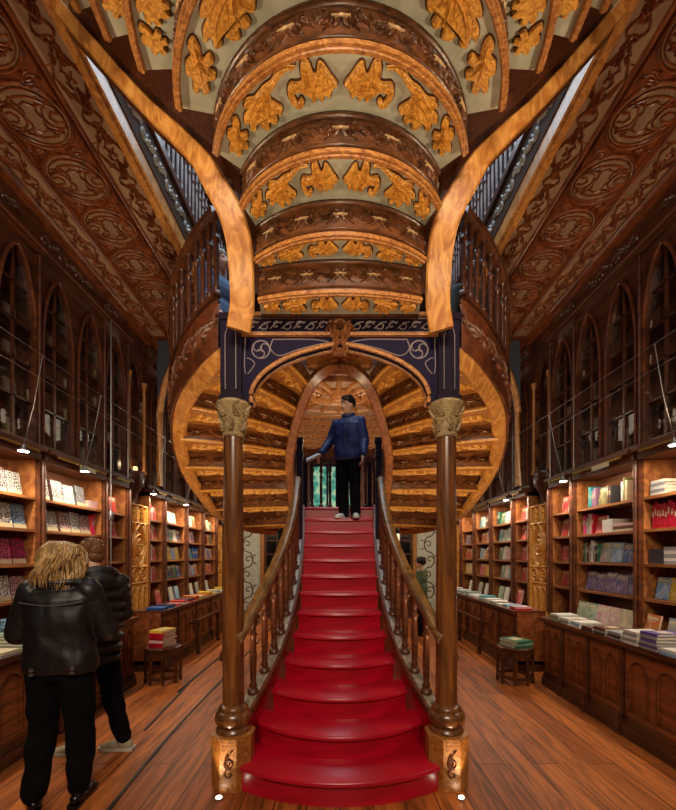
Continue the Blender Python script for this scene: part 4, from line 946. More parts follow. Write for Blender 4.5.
def shelf_row(s, nm, bay, k, spec):
    y0, y1, bn, sec = bay; z = SHELF[k]+.001 if k else .869; hmax = SHELF[k+1]-SHELF[k]-.05
    row = ('lowest', 'fourth', 'third', 'second', 'top')[k]; grp = 'books on the %s shelf of the %s %s bookcase' % (row, nm, bn)
    y = y1-.055; i = 0; rz = -s*pi/2        # run from the far end towards the viewer
    def lab(col, kd, extra=''):
        return '%s %s book, %s from far end, %s%s shelf, %s %s bay' % (col, KW[kd], ORD[min(i, 19)], extra, row, nm, bn)
    for kd, cols, n in spec:
        cols = cols.split('/')
        if kd == 'g': y -= n; continue
        for j in range(n):
            c = cols[j % len(cols)]; q = random.Random(i*31+k*7+int(y0*10)+s)
            if kd == 'u':
                th = q.uniform(.024, .042); h = min(hmax, q.uniform(.19, .26)); d = q.uniform(.14, .18)
                if y-th < y0+.04: return
                book('u', (s*(3.03+d/2), y-th/2, z), (th, d, h), rz, c, lab(c, 'u'), grp); y -= th+.002
            elif kd in 'dD':
                w = min(q.uniform(.15, .18), .19); h = min(hmax-.02, q.uniform(.20, .25)); 
                if k == 0: h = min(h, .24)
                if y-w < y0+.035: return
                book(kd, (s*3.06, y-w/2, z), (w, .03, h), rz, c, lab(c, kd), grp, tilt=-.16); y -= w+.012
            elif kd == 'f':
                w = .165
                if y-w < y0+.035: return
                m_ = 3+(q.random() > .5)*2 if hmax > .2 else 3; zz = z
                for a in range(m_):
                    th = q.uniform(.025, .034); cc = cols[a % len(cols)]
                    book('f', (s*3.11, y-w/2+q.uniform(-.004, .004), zz), (w, .21, th-.001), rz, cc, '%s flat book, %s up, %s pile from far end, %s shelf, %s %s bay' % (cc, ORD[a], ORD[min(i, 19)], row, nm, bn), grp); zz += th*1.02+.0005
                y -= w+.012
            i += 1
S = shelf_row
B = BAYS
# right wall
S(1, 'right', B[1], 4, [('g', '', .10), ('u', 'teal/teal/mauve/mauve', 4), ('g', '', .03), ('d', 'olive', 1), ('u', 'brown/charcoal', 2), ('g', '', .15), ('u', 'white/olive/cream', 3)])
S(1, 'right', B[1], 3, [('u', 'pink/magenta/grey/sage/rose/crimson', 6), ('g', '', .02), ('d', 'red', 1), ('f', 'white', 1), ('f', 'cream/brown/rose', 2), ('u', 'pink/pink', 2)])
S(1, 'right', B[1], 2, [('u', 'green/sage/brown/grey/white/grey/charcoal', 8), ('d', 'grey/sky/blue', 3), ('u', 'orange', 1)])
S(1, 'right', B[1], 1, [('g', '', .04), ('d', 'violet', 5)])
S(1, 'right', B[0], 4, [('g', '', .02), ('f', 'white/grey', 2), ('u', 'charcoal/grey/white', 6)])
S(1, 'right', B[0], 3, [('u', 'crimson', 19)])
S(1, 'right', B[0], 2, [('f', 'charcoal', 1), ('f', 'grey/white', 1), ('f', 'charcoal/grey', 3)])
S(1, 'right', B[0], 1, [('g', '', .03), ('d', 'sky/yellow/sky', 3), ('u', 'grey/white/blue', 5)])
for k, c in ((4, 'red'), (3, 'red'), (2, 'red'), (1, 'red')): S(1, 'right', B[2], k, [('g', '', .06), ('d', c, 1), ('g', '', .04), ('u', 'white/rose/red', 3)])
for k in (1, 2, 3, 4): S(1, 'right', B[3], k, [('g', '', .02), ('d', 'red/white', 1), ('u', 'crimson/white/rose/red/blue', 4)])
S(1, 'right', B[4], 4, [('u', 'charcoal/green', 4), ('g', '', .03), ('d', 'green/white/rose', 3)])
S(1, 'right', B[4], 3, [('g', '', .08), ('d', 'teal/sage/sage', 3), ('u', 'sky/red', 2)])
S(1, 'right', B[4], 2, [('g', '', .08), ('d', 'green/white/rose', 4)])
S(1, 'right', B[4], 1, [('g', '', .16), ('d', 'sage/white/sky', 3)])
S(1, 'right', B[5], 4, [('d', 'teal/white', 2), ('u', 'charcoal/brown', 4)])
S(1, 'right', B[5], 3, [('g', '', .1), ('d', 'orange', 2), ('u', 'cream/rose', 3)])
S(1, 'right', B[5], 2, [('d', 'sky/cream/orange/green', 4)])
S(1, 'right', B[5], 1, [('d', 'pink/orange/yellow/red', 4)])
S(1, 'right', B[6], 3, [('d', 'grey/mauve', 2)]); S(1, 'right', B[6], 2, [('d', 'orange/red', 3)]); S(1, 'right', B[6], 1, [('d', 'yellow/cream', 3)])
# left wall
S(-1, 'left', B[0], 4, [('g', '', .05), ('D', 'white/rose', 2), ('g', '', .05), ('D', 'white', 1), ('f', 'yellow/blue', 2)])
S(-1, 'left', B[0], 3, [('D', 'sky/white/white/grey', 4), ('u', 'blue/navy', 4)])
S(-1, 'left', B[0], 2, [('D', 'magenta/pink', 4), ('u', 'magenta/crimson', 4)])
S(-1, 'left', B[0], 1, [('D', 'rose/white', 4), ('f', 'crimson/rose', 1)])
S(-1, 'left', B[1], 4, [('f', 'rose', 1), ('D', 'grey', 1), ('g', '', .03), ('D', 'white', 1), ('D', 'rose', 1), ('g', '', .04), ('D', 'white', 1)])
S(-1, 'left', B[1], 3, [('u', 'red/magenta', 3), ('D', 'rose/white', 3), ('u', 'brown', 1), ('D', 'white', 2)])
S(-1, 'left', B[1], 2, [('D', 'cream/white', 4)]); S(-1, 'left', B[1], 1, [('d', 'cream/olive', 4)])
for k, c in ((4, 'red'), (3, 'red'), (2, 'white'), (1, 'red')): S(-1, 'left', B[2], k, [('g', '', .06), ('d', c, 1), ('g', '', .08), ('u', 'white/rose', 2)])
for k in (1, 2, 3, 4): S(-1, 'left', B[3], k, [('g', '', .02), ('d', 'red', 1), ('u', 'white/crimson/red/white', 4)])
S(-1, 'left', B[4], 4, [('g', '', .2), ('d', 'sage/white/green', 3)]); S(-1, 'left', B[4], 3, [('d', 'navy/white/green', 4)])
S(-1, 'left', B[4], 2, [('g', '', .06), ('d', 'yellow/sky', 4)]); S(-1, 'left', B[4], 1, [('d', 'blue/green/navy/teal', 4)])
S(-1, 'left', B[5], 4, [('g', '', .12), ('d', 'orange/white/sage', 3)]); S(-1, 'left', B[5], 3, [('g', '', .2), ('d', 'mauve/rose', 2)])
S(-1, 'left', B[5], 2, [('u', 'blue', 10), ('d', 'teal', 1)]); S(-1, 'left', B[5], 1, [('d', 'orange/sky/mauve', 4)])
S(-1, 'left', B[6], 4, [('d', 'green/cream', 2)]); S(-1, 'left', B[6], 3, [('d', 'green/orange', 2)]); S(-1, 'left', B[6], 2, [('d', 'rose/blue', 3)]); S(-1, 'left', B[6], 1, [('d', 'red/orange', 3)])
# counters: stacks, display copies
def counter_stack(s, nm, sec, y, X, cols, n, no, w=.17, d=.24, jit=.01):
    z = .8685; q = random.Random(int(y*100)+s); cols = cols.split('/')
    for a in range(n):
        th = q.uniform(.018, .028); c = cols[a % len(cols)]
        book('f', (s*X+q.uniform(-jit, jit)*.3, y+q.uniform(-jit, jit)*.3, z), (w, d, th-.001), -s*pi/2+q.uniform(-.05, .05), c,
             '%s flat book, %s up, %s pile from far end of %s %s counter' % (c, ORD[a], no, sec, nm), 'book stacks on the %s %s counter' % (sec, nm)); z += th*1.02+.0006
def counter_show(s, nm, sec, y, X, col, kd, no, h=.22, w=.16):
    book(kd, (s*X, y, .8695), (w, .022, h), -s*pi/2, col, '%s %s book standing on the %s %s counter, %s from far end' % (col, KW[kd], sec, nm, no), 'display books on the %s %s counter' % (sec, nm), tilt=-.2)
for s, nm, fr, rr in ((1, 'right', ['sage/white', 'white/sage', 'white/sky', 'charcoal/brown', 'charcoal/grey/brown', 'grey/charcoal', 'white/grey', 'grey/violet', 'sky/white', 'grey/white', 'charcoal/white', 'white'],
                       ['red/rose', 'white/sky', 'white/cream', 'sage/white', 'cream/white', 'teal/white', 'white', 'sky/white', 'sage/white', 'white/teal', 'white/sage', 'teal/white', 'white', 'cream']),
                      (-1, 'left', ['navy/crimson', 'red/white', 'crimson/rose', 'cream/red', 'cream', 'sage/grey', 'cream/sage', 'sage', 'grey/cream', 'cream', 'sage/cream', 'cream'],
                       ['navy/blue', 'blue/navy', 'red/brown', 'white/red', 'red/charcoal', 'orange/red', 'yellow/cream', 'cream/orange', 'yellow/orange', 'yellow/cream', 'cream/sage', 'white', 'yellow', 'cream'])):
    for i, c in enumerate(fr):
        y = 4.85-i*.21; counter_stack(s, nm, 'front', y, 2.73, c, (4, 3, 3, 2, 3, 3, 5, 6, 2, 3, 5, 4)[i], ORD[i])
    for i, (y, c, kd) in enumerate(((4.84, 'sage', 'd'), (4.65, 'sage', 'd'), (4.46, 'rose', 'd'), (4.27, 'rose', 'd'), (4.08, 'cream', 'd'), (3.76, 'orange', 'd'), (3.50, 'grey', 'd'), (3.26, 'sky', 'd')) if s > 0 else ((4.8, 'red', 'd'), (4.3, 'charcoal', 'D'), (3.75, 'white', 'D'), (3.5, 'sky', 'D'), (3.3, 'grey', 'D'))):
        counter_show(s, nm, 'front', y, 2.93, c, kd, ORD[i], h=.24, w=.165)
    for i, c in enumerate(rr):
        y = 5.86+i*.262; counter_stack(s, nm, 'rear', y, 2.66+.0*i, c, (2, 2, 1, 2, 2, 3, 2, 2, 3, 2, 3, 2, 3, 2)[i], ORD[i], w=.19)
    for i, (y, c) in enumerate(((6.5, 'red'), (7.0, 'white'), (7.25, 'sky' if s < 0 else 'sage'), (7.95, 'white'), (8.3, 'grey'), (8.9, 'white'))):
        counter_show(s, nm, 'rear', y, 2.93, c, 'd', ORD[i], h=.24)
# octagonal stools with books on them
for s, nm, cols, lab in ((-1, 'left', ['crimson', 'red', 'rose', 'crimson', 'red', 'crimson', 'yellow'], 'dark octagonal wooden stool holding red books by the left counter'), (1, 'right', ['green', 'sage', 'green'], 'dark octagonal wooden stool holding green books by the right counter')):
    c = (s*2.33, 5.3, 0); t = thing('octagonal_stool', c, lab, 'stool'); R_ = .215
    b = MB(); b.lathe([(R_+.01, .43), (R_+.02, .44), (R_+.02, .46), (R_, .47)], c, 8, rot=pi/8); b.build('stool_top', 'dark', t, sharp=20)
    for i in range(8):
        a = pi/8+i*pi/4; x, y = c[0]+R_*cos(a), c[1]+R_*sin(a); b = MB(); b.lathe([(.022, 0), (.022, .05), (.017, .07), (.017, .38), (.022, .4), (.022, .43)], (x, y, 0), 6); b.build('leg', 'dark', t)
    for i in range(8):
        a = i*pi/4; ct = Vector((c[0]+R_*.925*cos(a), c[1]+R_*.925*sin(a), 0)); tg = Vector((-sin(a), cos(a), 0)); nr = Vector((cos(a), sin(a), 0)); w2 = R_*.76
        pts = arch2(w2*.7, .1, .3, .37, 5); b = MB(); b.strip(pts, arch_outer(pts, w2/2, .43), lambda u, v, q: ct+tg*u+nr*q+Vector((0, 0, v)), -.008, .008); b.prism([(-w2/2, .06), (w2/2, .06), (w2/2, .1), (-w2/2, .1)], lambda u, v, q: ct+tg*u+nr*q+Vector((0, 0, v)), -.008, .008); b.build('arch_panel', 'dark', t, smooth=False)
    z = .4705
    for a, cc in enumerate(cols):
        th = .03; book('f', (c[0]+.01*(a % 2), c[1]-.01*(a % 3), z), (.2 if s < 0 else .26, .27 if s < 0 else .30, th), .3*s+.06*(a % 3), cc, '%s large flat book, %s up in the stack on the %s stool' % (cc, ORD[a], nm), 'books on the %s stool' % nm); z += .0315
# busts and small boxes inside the glazed cabinets
b = MB(); b.lathe([(.05, 0), (.05, .02), (.025, .03), (.022, .05)], n=12); b.ball((0, 0, .085), (.075, .045, .045), 12); b.cap((0, 0, .1), (0, -.005, .16), .024, .022, 10); b.ball((0, -.01, .195), (.036, .044, .05), 14); b.ball((0, -.052, .19), (.007, .012, .012), 8)
bust = b.build('plaster_bust', 'bustw'); first = [bust]
def place_bust(s, y, z, lab):
    o = first.pop() if first else copy_tree(bust)
    o.location = (s*3.14, y, z); o.rotation_euler = (0, 0, -s*pi/2+random.uniform(-.4, .4)); o.scale = (1.1,)*3; tag(o, lab, 'bust', 'busts in the glazed wall cabinets')
for s, nm in ((-1, 'left'), (1, 'right')):
    for bi, (y0, y1, bn, sec) in enumerate(BAYS[:5]):
        n = 3 if bi == 0 else (1 if y1-y0 < .7 else 2); w_ = (y1-y0+.04)/n
        for k in range(n):
            for r, z in enumerate((2.785, 3.152, 3.502, 3.852)):
                q = random.Random(bi*91+k*13+r*5+s)
                yy = y0-.02+w_*(k+.5)+q.choice((-.12, .12))
                where = '%s shelf under arch %s of the %s %s glazed cabinet' % (('lowest', 'second', 'third', 'top')[r], ('one', 'two', 'three')[k], nm, bn)
                if q.random() < .55: place_bust(s, yy, z, 'pale plaster bust on the '+where)
                elif sec == 1:
                    book('d', (s*3.14, yy, z), (.13, .03, .19), -s*pi/2, q.choice(('cream', 'brown', 'white')), 'faded framed book on the '+where, 'old books in the glazed wall cabinets', tilt=-.12)
flush_books()
# ------------------------------------------------------------------ people
def blend(mb, name, mat, parent, voxel=.01, it=3, fac=.5, fold=0, fs=(9, 9, 14)):
    tmp = mb.build('tmp_blend', mat)
    md = tmp.modifiers.new('r', 'REMESH'); md.mode = 'VOXEL'; md.voxel_size = voxel; md.use_smooth_shade = True
    sm = tmp.modifiers.new('s', 'SMOOTH'); sm.iterations = it; sm.factor = fac
    dg = bpy.context.evaluated_depsgraph_get(); me = bpy.data.meshes.new_from_object(tmp.evaluated_get(dg))
    bpy.data.objects.remove(tmp); me.name = name; me.materials.clear(); me.materials.append(M[mat] if isinstance(mat, str) else mat)
    if fold:
        nn = [v.normal.copy() for v in me.vertices]
        for v, nv in zip(me.vertices, nn):
            c = v.co; q = noise.noise(Vector((c.x*fs[0], c.y*fs[1], c.z*fs[2])))+.5*noise.noise(Vector((c.x*fs[0]*2.2+7, c.y*fs[1]*2.2, c.z*fs[2]*2.2)))
            v.co = c+nv*fold*(.45+1.5*q)
    me.polygons.foreach_set('use_smooth', [True]*len(me.polygons))
    o = bpy.data.objects.new(name, me); COL.objects.link(o); o.parent = parent; ROOT[o.name] = Vector((0, 0, 0)); return o
def fabric(name, c, rough, bump=.3, scale=40, coat=0, stretch=(1, 1, 1)):
    m = wood(name, c, c, stretch=stretch, scale=scale, rough=rough, bump=bump, coat=coat); return m
M['skin'] = plain('skin', '#c99478', .5); M['skin2'] = plain('skin_light', '#d6a489', .5)
M['leather'] = wood('black_leather', '#0c0c0e', '#1a1b1e', stretch=(1, 1, 1), scale=5, rough=.46, bump=.4, coat=.0)
M['puffer'] = wood('black_puffer_nylon', '#0b0c0d', '#17191b', stretch=(1, 1, 1), scale=7, rough=.5, bump=.5, coat=.05)
M['trouser'] = plain('black_trouser_cloth', '#070709', .9, spec=.15)
M['navy'] = wood('navy_jacket_cloth', '#121e4a', '#1b2c66', stretch=(1, 1, 2), scale=6, rough=.55, bump=.6, coat=0)
M['olivecloth'] = plain('olive_cloth', '#4c5a3c', .8); M['denim'] = plain('blue_denim', '#5a7396', .8)
M['blond'] = wood('blond_hair', '#7a5a30', '#d8b47a', stretch=(1, 1, 6), scale=30, rough=.4, bump=.4, coat=0)
M['auburn'] = wood('auburn_hair', '#4a2b18', '#8f6038', stretch=(1, 1, 2), scale=40, rough=.45, bump=.5, coat=0)
M['blackhair'] = plain('black_hair', '#0e0b0a', .4); M['shoew'] = plain('white_trainer', '#cfccc4', .55); M['shoec'] = plain('cream_suede_trainer', '#a39a80', .7)
M['boot'] = plain('black_boot_leather', '#0b0b0c', .25); M['sole'] = plain('pale_rubber_sole', '#c7c1b2', .6); M['eye'] = plain('dark_eye', '#140c0a', .15); M['lip'] = plain('lip', '#8c4a40', .5)
M['paper'] = plain('leaflet_paper', '#c9d3d6', .6)
def loft(mb, rows, n=24):
    """rows of (cx, cy, z, rx, ry, squareness)"""
    vs = []; fs = []
    for cx, cy, z, rx, ry, e in rows:
        for i in range(n):
            a = 2*pi*i/n; ca, sa = cos(a), sin(a); vs.append((cx+rx*abs(ca)**e*(1 if ca > 0 else -1), cy+ry*abs(sa)**e*(1 if sa > 0 else -1), z))
    m_ = len(rows)
    for j in range(m_-1):
        for i in range(n): k = (i+1) % n; fs.append((j*n+i, j*n+k, (j+1)*n+k, (j+1)*n+i))
    fs += [tuple(range(n-1, -1, -1)), tuple((m_-1)*n+i for i in range(n))]
    return mb.add(vs, fs)
def head(mb, c, R, k=1):
    """face towards local +Y of R"""
    def q(x, y, z): return Vector(c)+R @ Vector((x*k, y*k, z*k))
    mb.ball(q(0, -.012, .03), (.076*k, .092*k, .085*k), 18, R); mb.ball(q(0, .022, -.035), (.060*k, .066*k, .07*k), 16, R)
    mb.ball(q(0, .055, -.082), (.026*k, .022*k, .02*k), 10, R); mb.cap(q(0, .083, .012), q(0, .100, -.022), .008*k, .013*k, 8)
    for s in (-1, 1):
        mb.ball(q(s*.078, -.005, -.01), (.010*k, .018*k, .031*k), 10, R); mb.ball(q(s*.030, .075, .026), (.022*k, .012*k, .008*k), 8, R)
        mb.ball(q(s*.036, .062, -.025), (.022*k, .02*k, .02*k), 10, R)
    mb.ball(q(0, .083, -.052), (.022*k, .008*k, .008*k), 8, R)
    return q
def hand(mb, w, d, palmn, curl=.6, k=1, side=1):
    """wrist w, finger direction d, palm normal; five separate fingers"""
    w = Vector(w); d = Vector(d).normalized(); n = Vector(palmn); n = (n-d*n.dot(d)).normalized(); s = d.cross(n)*side
    mb.cap(w, w+d*.03*k, .024*k, .026*k, 10)
    for i in (-1.2, -.4, .4, 1.2): mb.cap(w+d*.03*k+s*i*.014*k, w+d*.085*k+s*i*.019*k, .015*k, .013*k, 8)
    for i, L in ((-1.5, .062), (-.5, .075), (.5, .080), (1.5, .072)):
        p = w+d*.088*k+s*i*.0185*k; dd = d
        for j, f in enumerate((.45, .32, .23)):
            dd = (dd*cos(curl*.6)+n*sin(curl*.6)).normalized(); q = p+dd*L*f*k; mb.cap(p, q, (.0092-.0008*j)*k, (.0086-.0009*j)*k, 8); p = q
    p = w+d*.03*k+s*.022*k; dd = (d*.6+s*.8+n*.2).normalized()
    for j, f in enumerate((.04, .032, .026)): q = p+dd*f*k; mb.cap(p, q, (.013-.0018*j)*k, (.012-.0018*j)*k, 8); p = q; dd = (dd+d*.35+n*.25*curl).normalized()
def shoe(P, ank, toe, mat, solemat, k=1, h=.09):
    """ank: ankle point at floor level, toe: direction"""
    a = Vector(ank); d = Vector(toe).normalized(); b = MB(); R = Matrix(((d.y, d.x, 0), (-d.x, d.y, 0), (0, 0, 1)))
    b.ball(a+Vector((0, 0, .045))-d*.03*k, (.038*k, .05*k, .045), 14, R); b.ball(a+Vector((0, 0, .04))+d*.07*k, (.042*k, .085*k, .038), 14, R); b.ball(a+Vector((0, 0, .03))+d*.13*k, (.044*k, .055*k, .03), 14, R); b.cap(a+Vector((0, 0, .05)), a+Vector((0, 0, h+.02)), .042*k, .045*k, 12)
    sh = blend(b, 'shoe', mat, P, .008, 3)
    o = MB(); prof = [(.030, -.085), (.036, -.06), (.034, 0), (.04, .07), (.046, .13), (.036, .175), (.014, .195)]
    out = [(x, y) for x, y in prof]+[(-x, y) for x, y in prof[::-1]]
    sd = Vector((d.y, -d.x, 0)); o.prism(out, lambda x, y, t: a+sd*x*k*1.05+d*y*k+Vector((0, 0, t)), .001, .026); o.build('sole', solemat, sh, sharp=60)
    return sh
def person(name_loc, rz, label):
    t = thing('person', name_loc, label, 'person'); t.rotation_euler = (0, 0, rz); ROOT[t.name] = Vector((0, 0, 0)); return t
def hair_strands(mb, c, R, n, length, spread, seed, r=.009, side_part=0):
    rd = random.Random(seed)
    for i in range(n):
        a = rd.uniform(0, 2*pi); el = rd.uniform(.05, 1.35)
        x, y = cos(a)*sin(el), sin(a)*sin(el)
        if y > .55: continue
        st = Vector((x*.085, y*.10-.012, .035+.09*cos(el))); o = Vector((x, y, 0)).normalized()
        fl = rd.random() < .3 and spread < .02; L = length*(rd.uniform(.9, 1.15) if fl else rd.uniform(.3, .95)); pts = [st]; wv = rd.uniform(0, 6)
        for j in range(1, 8):
            q = j/7; rad = .088+.02*sin(q*pi)+(spread if not fl else .06)*q*rd.uniform(.7, 1.1)-(0 if fl else .03*q*q); zz = st.z-(st.z+L)*q**1.25
            ph = wv*.25+q*8+a*3; pts.append(Vector((o.x*rad*.95+.014*sin(ph), (o.y*rad*1.05-.012)+.012*cos(ph), zz)) if q > .2 else st.lerp(Vector((o.x*rad, o.y*rad*1.08-.012, zz)), .9))
        mb.tube([Vector(c)+R @ p for p in pts], r, 5, scale=[.7, 1, 1.1, 1.1, 1, .9, .6, .25])
def leg(mb, hip, knee, ank, r=(.075, .05, .036), n=14): mb.cap(hip, knee, r[0], r[1], n); mb.cap(knee, ank, r[1], r[2], n)
def rotz(a): return Matrix.Rotation(a, 3, 'Z')
# woman with blond hair, back to the viewer
P = person((-1.87, 2.68, 0), radians(12), 'blond woman seen from behind in black leather jacket, black trousers and boots')
b = MB(); hc = Vector((.01, .03, 1.635)); HR = rotz(radians(-38)) @ Matrix.Rotation(radians(-6), 3, 'X') @ Matrix.Rotation(radians(8), 3, 'Y')
head(b, hc, HR, .95); b.cap((0, 0, 1.44), (.005, .02, 1.58), .055, .05)
b.ball((0, 0, 1.28), (.17, .10, .2), 16); b.ball((0, 0, .98), (.16, .11, .14), 16); b.ball((0, 0, 1.12), (.14, .09, .16), 14)
SL, SR = (-.175, -.005, 1.43), (.175, -.005, 1.43); EL, ER = (-.265, .02, 1.15), (.255, .04, 1.15); WL, WR = (-.12, .24, 1.12), (.10, .28, 1.14)
for s_, e_, w_ in ((SL, EL, WL), (SR, ER, WR)): b.cap(s_, e_, .05, .042); b.cap(e_, w_, .042, .027)
hand(b, WL, (.8, .5, .1), (0, .2, -1), .7, 1, 1); hand(b, WR, (-.8, .5, .1), (0, .2, -1), .7, 1, -1)
HL, HR_, KL, KR, AL, AR = (-.10, 0, .90), (.09, 0, .90), (-.12, .03, .49), (.105, .03, .49), (-.15, -.02, .09), (.11, .0, .09)
leg(b, HL, KL, AL); leg(b, HR_, KR, AR)
blend(b, 'body', 'skin', P, .009)
b = MB(); loft(b, [(0, 0, .90, .215, .145, .8), (0, 0, .95, .218, .15, .8), (0, 0, 1.05, .205, .14, .8), (0, 0, 1.15, .20, .135, .8), (0, 0, 1.28, .205, .135, .8), (0, -.005, 1.38, .205, .125, .8), (0, 0, 1.43, .19, .105, .85), (0, .01, 1.47, .12, .085, 1), (0, .01, 1.49, .08, .07, 1)])
b.cap((-.165, 0, 1.40), (.165, 0, 1.40), .072, .072)
for s_, e_, w_ in ((SL, EL, WL), (SR, ER, WR)): b.cap(s_, e_, .080, .070, 16); b.cap(e_, w_, .070, .052, 16)
b.tube([(.12*cos(a), -.01+.085*sin(a), 1.475+.015*(sin(a) < 0)) for a in [2*pi*i/16 for i in range(16)]], .028, 8, closed=True)
jk = blend(b, 'leather_jacket', 'leather', P, .010, 3, fold=.010, fs=(7, 7, 5))
b = MB()
b.tube([(x, -.139+.25*x*x, 1.365-.02*cos(x*10)) for x in [-.18+.03*i for i in range(13)]], .0035, 6); b.build('back_seam', plain('worn_seam', '#55585c', .4), jk)
for x in (-.10, .13):
    b = MB(); b.box(x-.012, x+.012, -.162, -.148, .935, .955); b.box(x-.012, x+.012, -.162, -.148, .91, .925); b.build('buckle', 'steel', jk, smooth=False)
b = MB(); b.ball((0, 0, .93), (.175, .13, .12), 18); leg(b, HL, KL, (AL[0], AL[1], .12), (.108, .082, .07), 16); leg(b, HR_, KR, (AR[0], AR[1], .12), (.108, .082, .07), 16); blend(b, 'trousers', 'trouser', P, .010, 2, fold=.012, fs=(8, 8, 6))
shoe(P, (AL[0], AL[1], 0), (-.35, .8, 0), 'boot', 'boot', 1.05, .16); shoe(P, (AR[0], AR[1], 0), (.1, 1, 0), 'boot', 'boot', 1.05, .16)
b = MB(); b.ball(hc+Vector((0, -.018, .04)), (.085, .10, .085), 18, HR); hair_strands(b, hc, HR, 1000, .165, .004, 3, .0055); b.build('hair', 'blond', P)
# man in the puffer jacket
P = person((-2.06, 3.36, 0), radians(48), 'short-haired man in black hooded puffer jacket and pale trainers beside the blond woman')
b = MB(); hc = Vector((0, .06, 1.665)); HR = rotz(radians(18)) @ Matrix.Rotation(radians(-6), 3, 'X')
head(b, hc, HR, 1.05); b.cap((0, 0, 1.46), (0, .04, 1.62), .062, .056); b.ball((0, 0, 1.28), (.18, .11, .2), 16); b.ball((0, 0, 1.0), (.16, .11, .16), 16); b.ball((0, 0, 1.14), (.15, .1, .16), 14)
SL, SR = (-.19, 0, 1.45), (.19, 0, 1.45); EL, ER = (-.26, .08, 1.16), (.26, .06, 1.15); WL, WR = (-.10, .27, 1.10), (.12, .28, 1.08)
for s_, e_, w_ in ((SL, EL, WL), (SR, ER, WR)): b.cap(s_, e_, .05, .042); b.cap(e_, w_, .042, .028)
hand(b, WL, (.6, .7, .1), (0, 0, -1), .7, 1, 1); hand(b, WR, (-.6, .7, .1), (0, 0, -1), .7, 1, -1)
HL, HR_, KL, KR, AL, AR = (-.09, 0, .90), (.09, 0, .90), (-.08, .09, .50), (.13, -.01, .49), (-.10, .10, .09), (.19, -.10, .09)
leg(b, HL, KL, AL); leg(b, HR_, KR, AR); blend(b, 'body', 'skin2', P, .009)
b = MB()
for i in range(8):
    z = .80+i*.088; q = (.19, .205, .215, .22, .22, .222, .22, .20)[i]; b.ball((0, 0, z), (q+.02, q*.72+.01, .062), 20)
b.cap((-.15, 0, 1.45), (.15, 0, 1.45), .08, .08)
for s_, e_, w_ in ((SL, EL, WL), (SR, ER, WR)):
    s_, e_, w_ = Vector(s_), Vector(e_), Vector(w_)
    for i in range(5): b.ball(s_.lerp(e_, i/4), (.088-.004*i, .088-.004*i, .06), 14)
    for i in range(4): b.ball(e_.lerp(w_, i/3*.95), .072-.005*i, 14)
jk = blend(b, 'puffer_jacket', 'puffer', P, .010, 2)
b = MB(); b.tube([(.125*cos(a), -.03+.10*sin(a), 1.51-.03*sin(a)) for a in [2*pi*i/16 for i in range(16)]], .045, 10, closed=True); b.ball((0, -.13, 1.46), (.12, .07, .08), 14); blend(b, 'hood', 'puffer', jk, .010, 2)
b = MB(); b.ball((0, 0, .92), (.17, .12, .12), 18); leg(b, HL, KL, (AL[0], AL[1], .10), (.105, .078, .062), 16); leg(b, HR_, KR, (AR[0], AR[1], .11), (.105, .078, .062), 16); blend(b, 'trousers', 'trouser', P, .010, 2, fold=.010, fs=(8, 8, 7))
shoe(P, (AL[0], AL[1], 0), (-.67, .74, 0), 'shoec', 'sole', 1.08); shoe(P, (AR[0], AR[1], 0), (-.67, .74, 0), 'shoec', 'sole', 1.08)
b = MB(); b.ball(hc+HR @ Vector((0, -.025, .05)), (.088, .100, .088), 18, HR); b.ball(hc+HR @ Vector((0, .03, .095)), (.07, .075, .045), 14, HR); b.ball(hc+HR @ Vector((0, -.06, -.01)), (.074, .05, .06), 14, HR)
rd = random.Random(5)
for i in range(160):
    a = rd.uniform(0, 2*pi); el = rd.uniform(0, 1.5); p = Vector((.086*cos(a)*sin(el), .1*sin(a)*sin(el)-.025, .05+.088*cos(el)))
    if p.y > .06 and p.z < .09: continue
    d = Vector((.3*cos(a), .8, .2)); b.cap(hc+HR @ p, hc+HR @ (p+d*.022+Vector((cos(a)*.006, 0, .006))), .008, .004, 5)
b.build('hair', 'auburn', P)
# man on the stairs
P = person((.13, 5.47, 2.16), radians(160), 'black-haired man in navy jacket standing near the top of the red stairs holding a leaflet')
k = .965
b = MB(); hc = Vector((0, .03, 1.535)); HR = rotz(radians(-28)) 
q = head(b, hc, HR, .98); b.cap((0, 0, 1.34), (0, .02, 1.48), .055, .05); b.ball((0, 0, 1.2), (.17, .10, .2), 16); b.ball((0, 0, .96), (.13, .08, .13), 16); b.ball((0, 0, 1.05), (.15, .1, .16), 14)
SL, SR = (-.165, 0, 1.315), (.17, 0, 1.31); EL, ER = (-.225, .0, 1.06), (.26, .02, 1.08); WL, WR = (-.235, .10, .84), (.34, .16, .89)
for s_, e_, w_ in ((SL, EL, WL), (SR, ER, WR)): b.cap(s_, e_, .048, .04); b.cap(e_, w_, .04, .027)
hand(b, WL, (.0, .25, -1), (1, .3, 0), .6, 1, 1); hand(b, WR, (.35, .5, -.75), (-.6, -.2, -.6), 1.1, 1, -1)
HL, HR_, KL, KR, AL, AR = (-.085, 0, .84), (.085, 0, .84), (-.10, .03, .46), (.08, .03, .46), (-.10, 0, .085), (.06, .01, .085)
leg(b, HL, KL, AL); leg(b, HR_, KR, AR); blend(b, 'body', 'skin2', P, .008)
b = MB(); loft(b, [(0, 0, .80, .19, .13, .85), (0, 0, .86, .20, .14, .85), (0, 0, 1.0, .195, .135, .85), (0, 0, 1.15, .20, .135, .85), (0, 0, 1.28, .20, .125, .85), (0, 0, 1.35, .17, .10, .9), (0, 0, 1.39, .09, .07, 1)])
b.cap((-.14, 0, 1.32), (.14, 0, 1.32), .062, .062)
for s_, e_, w_ in ((SL, EL, WL), (SR, ER, WR)): b.cap(s_, e_, .072, .06, 16); b.cap(e_, Vector(e_).lerp(Vector(w_), .95), .06, .045, 16)
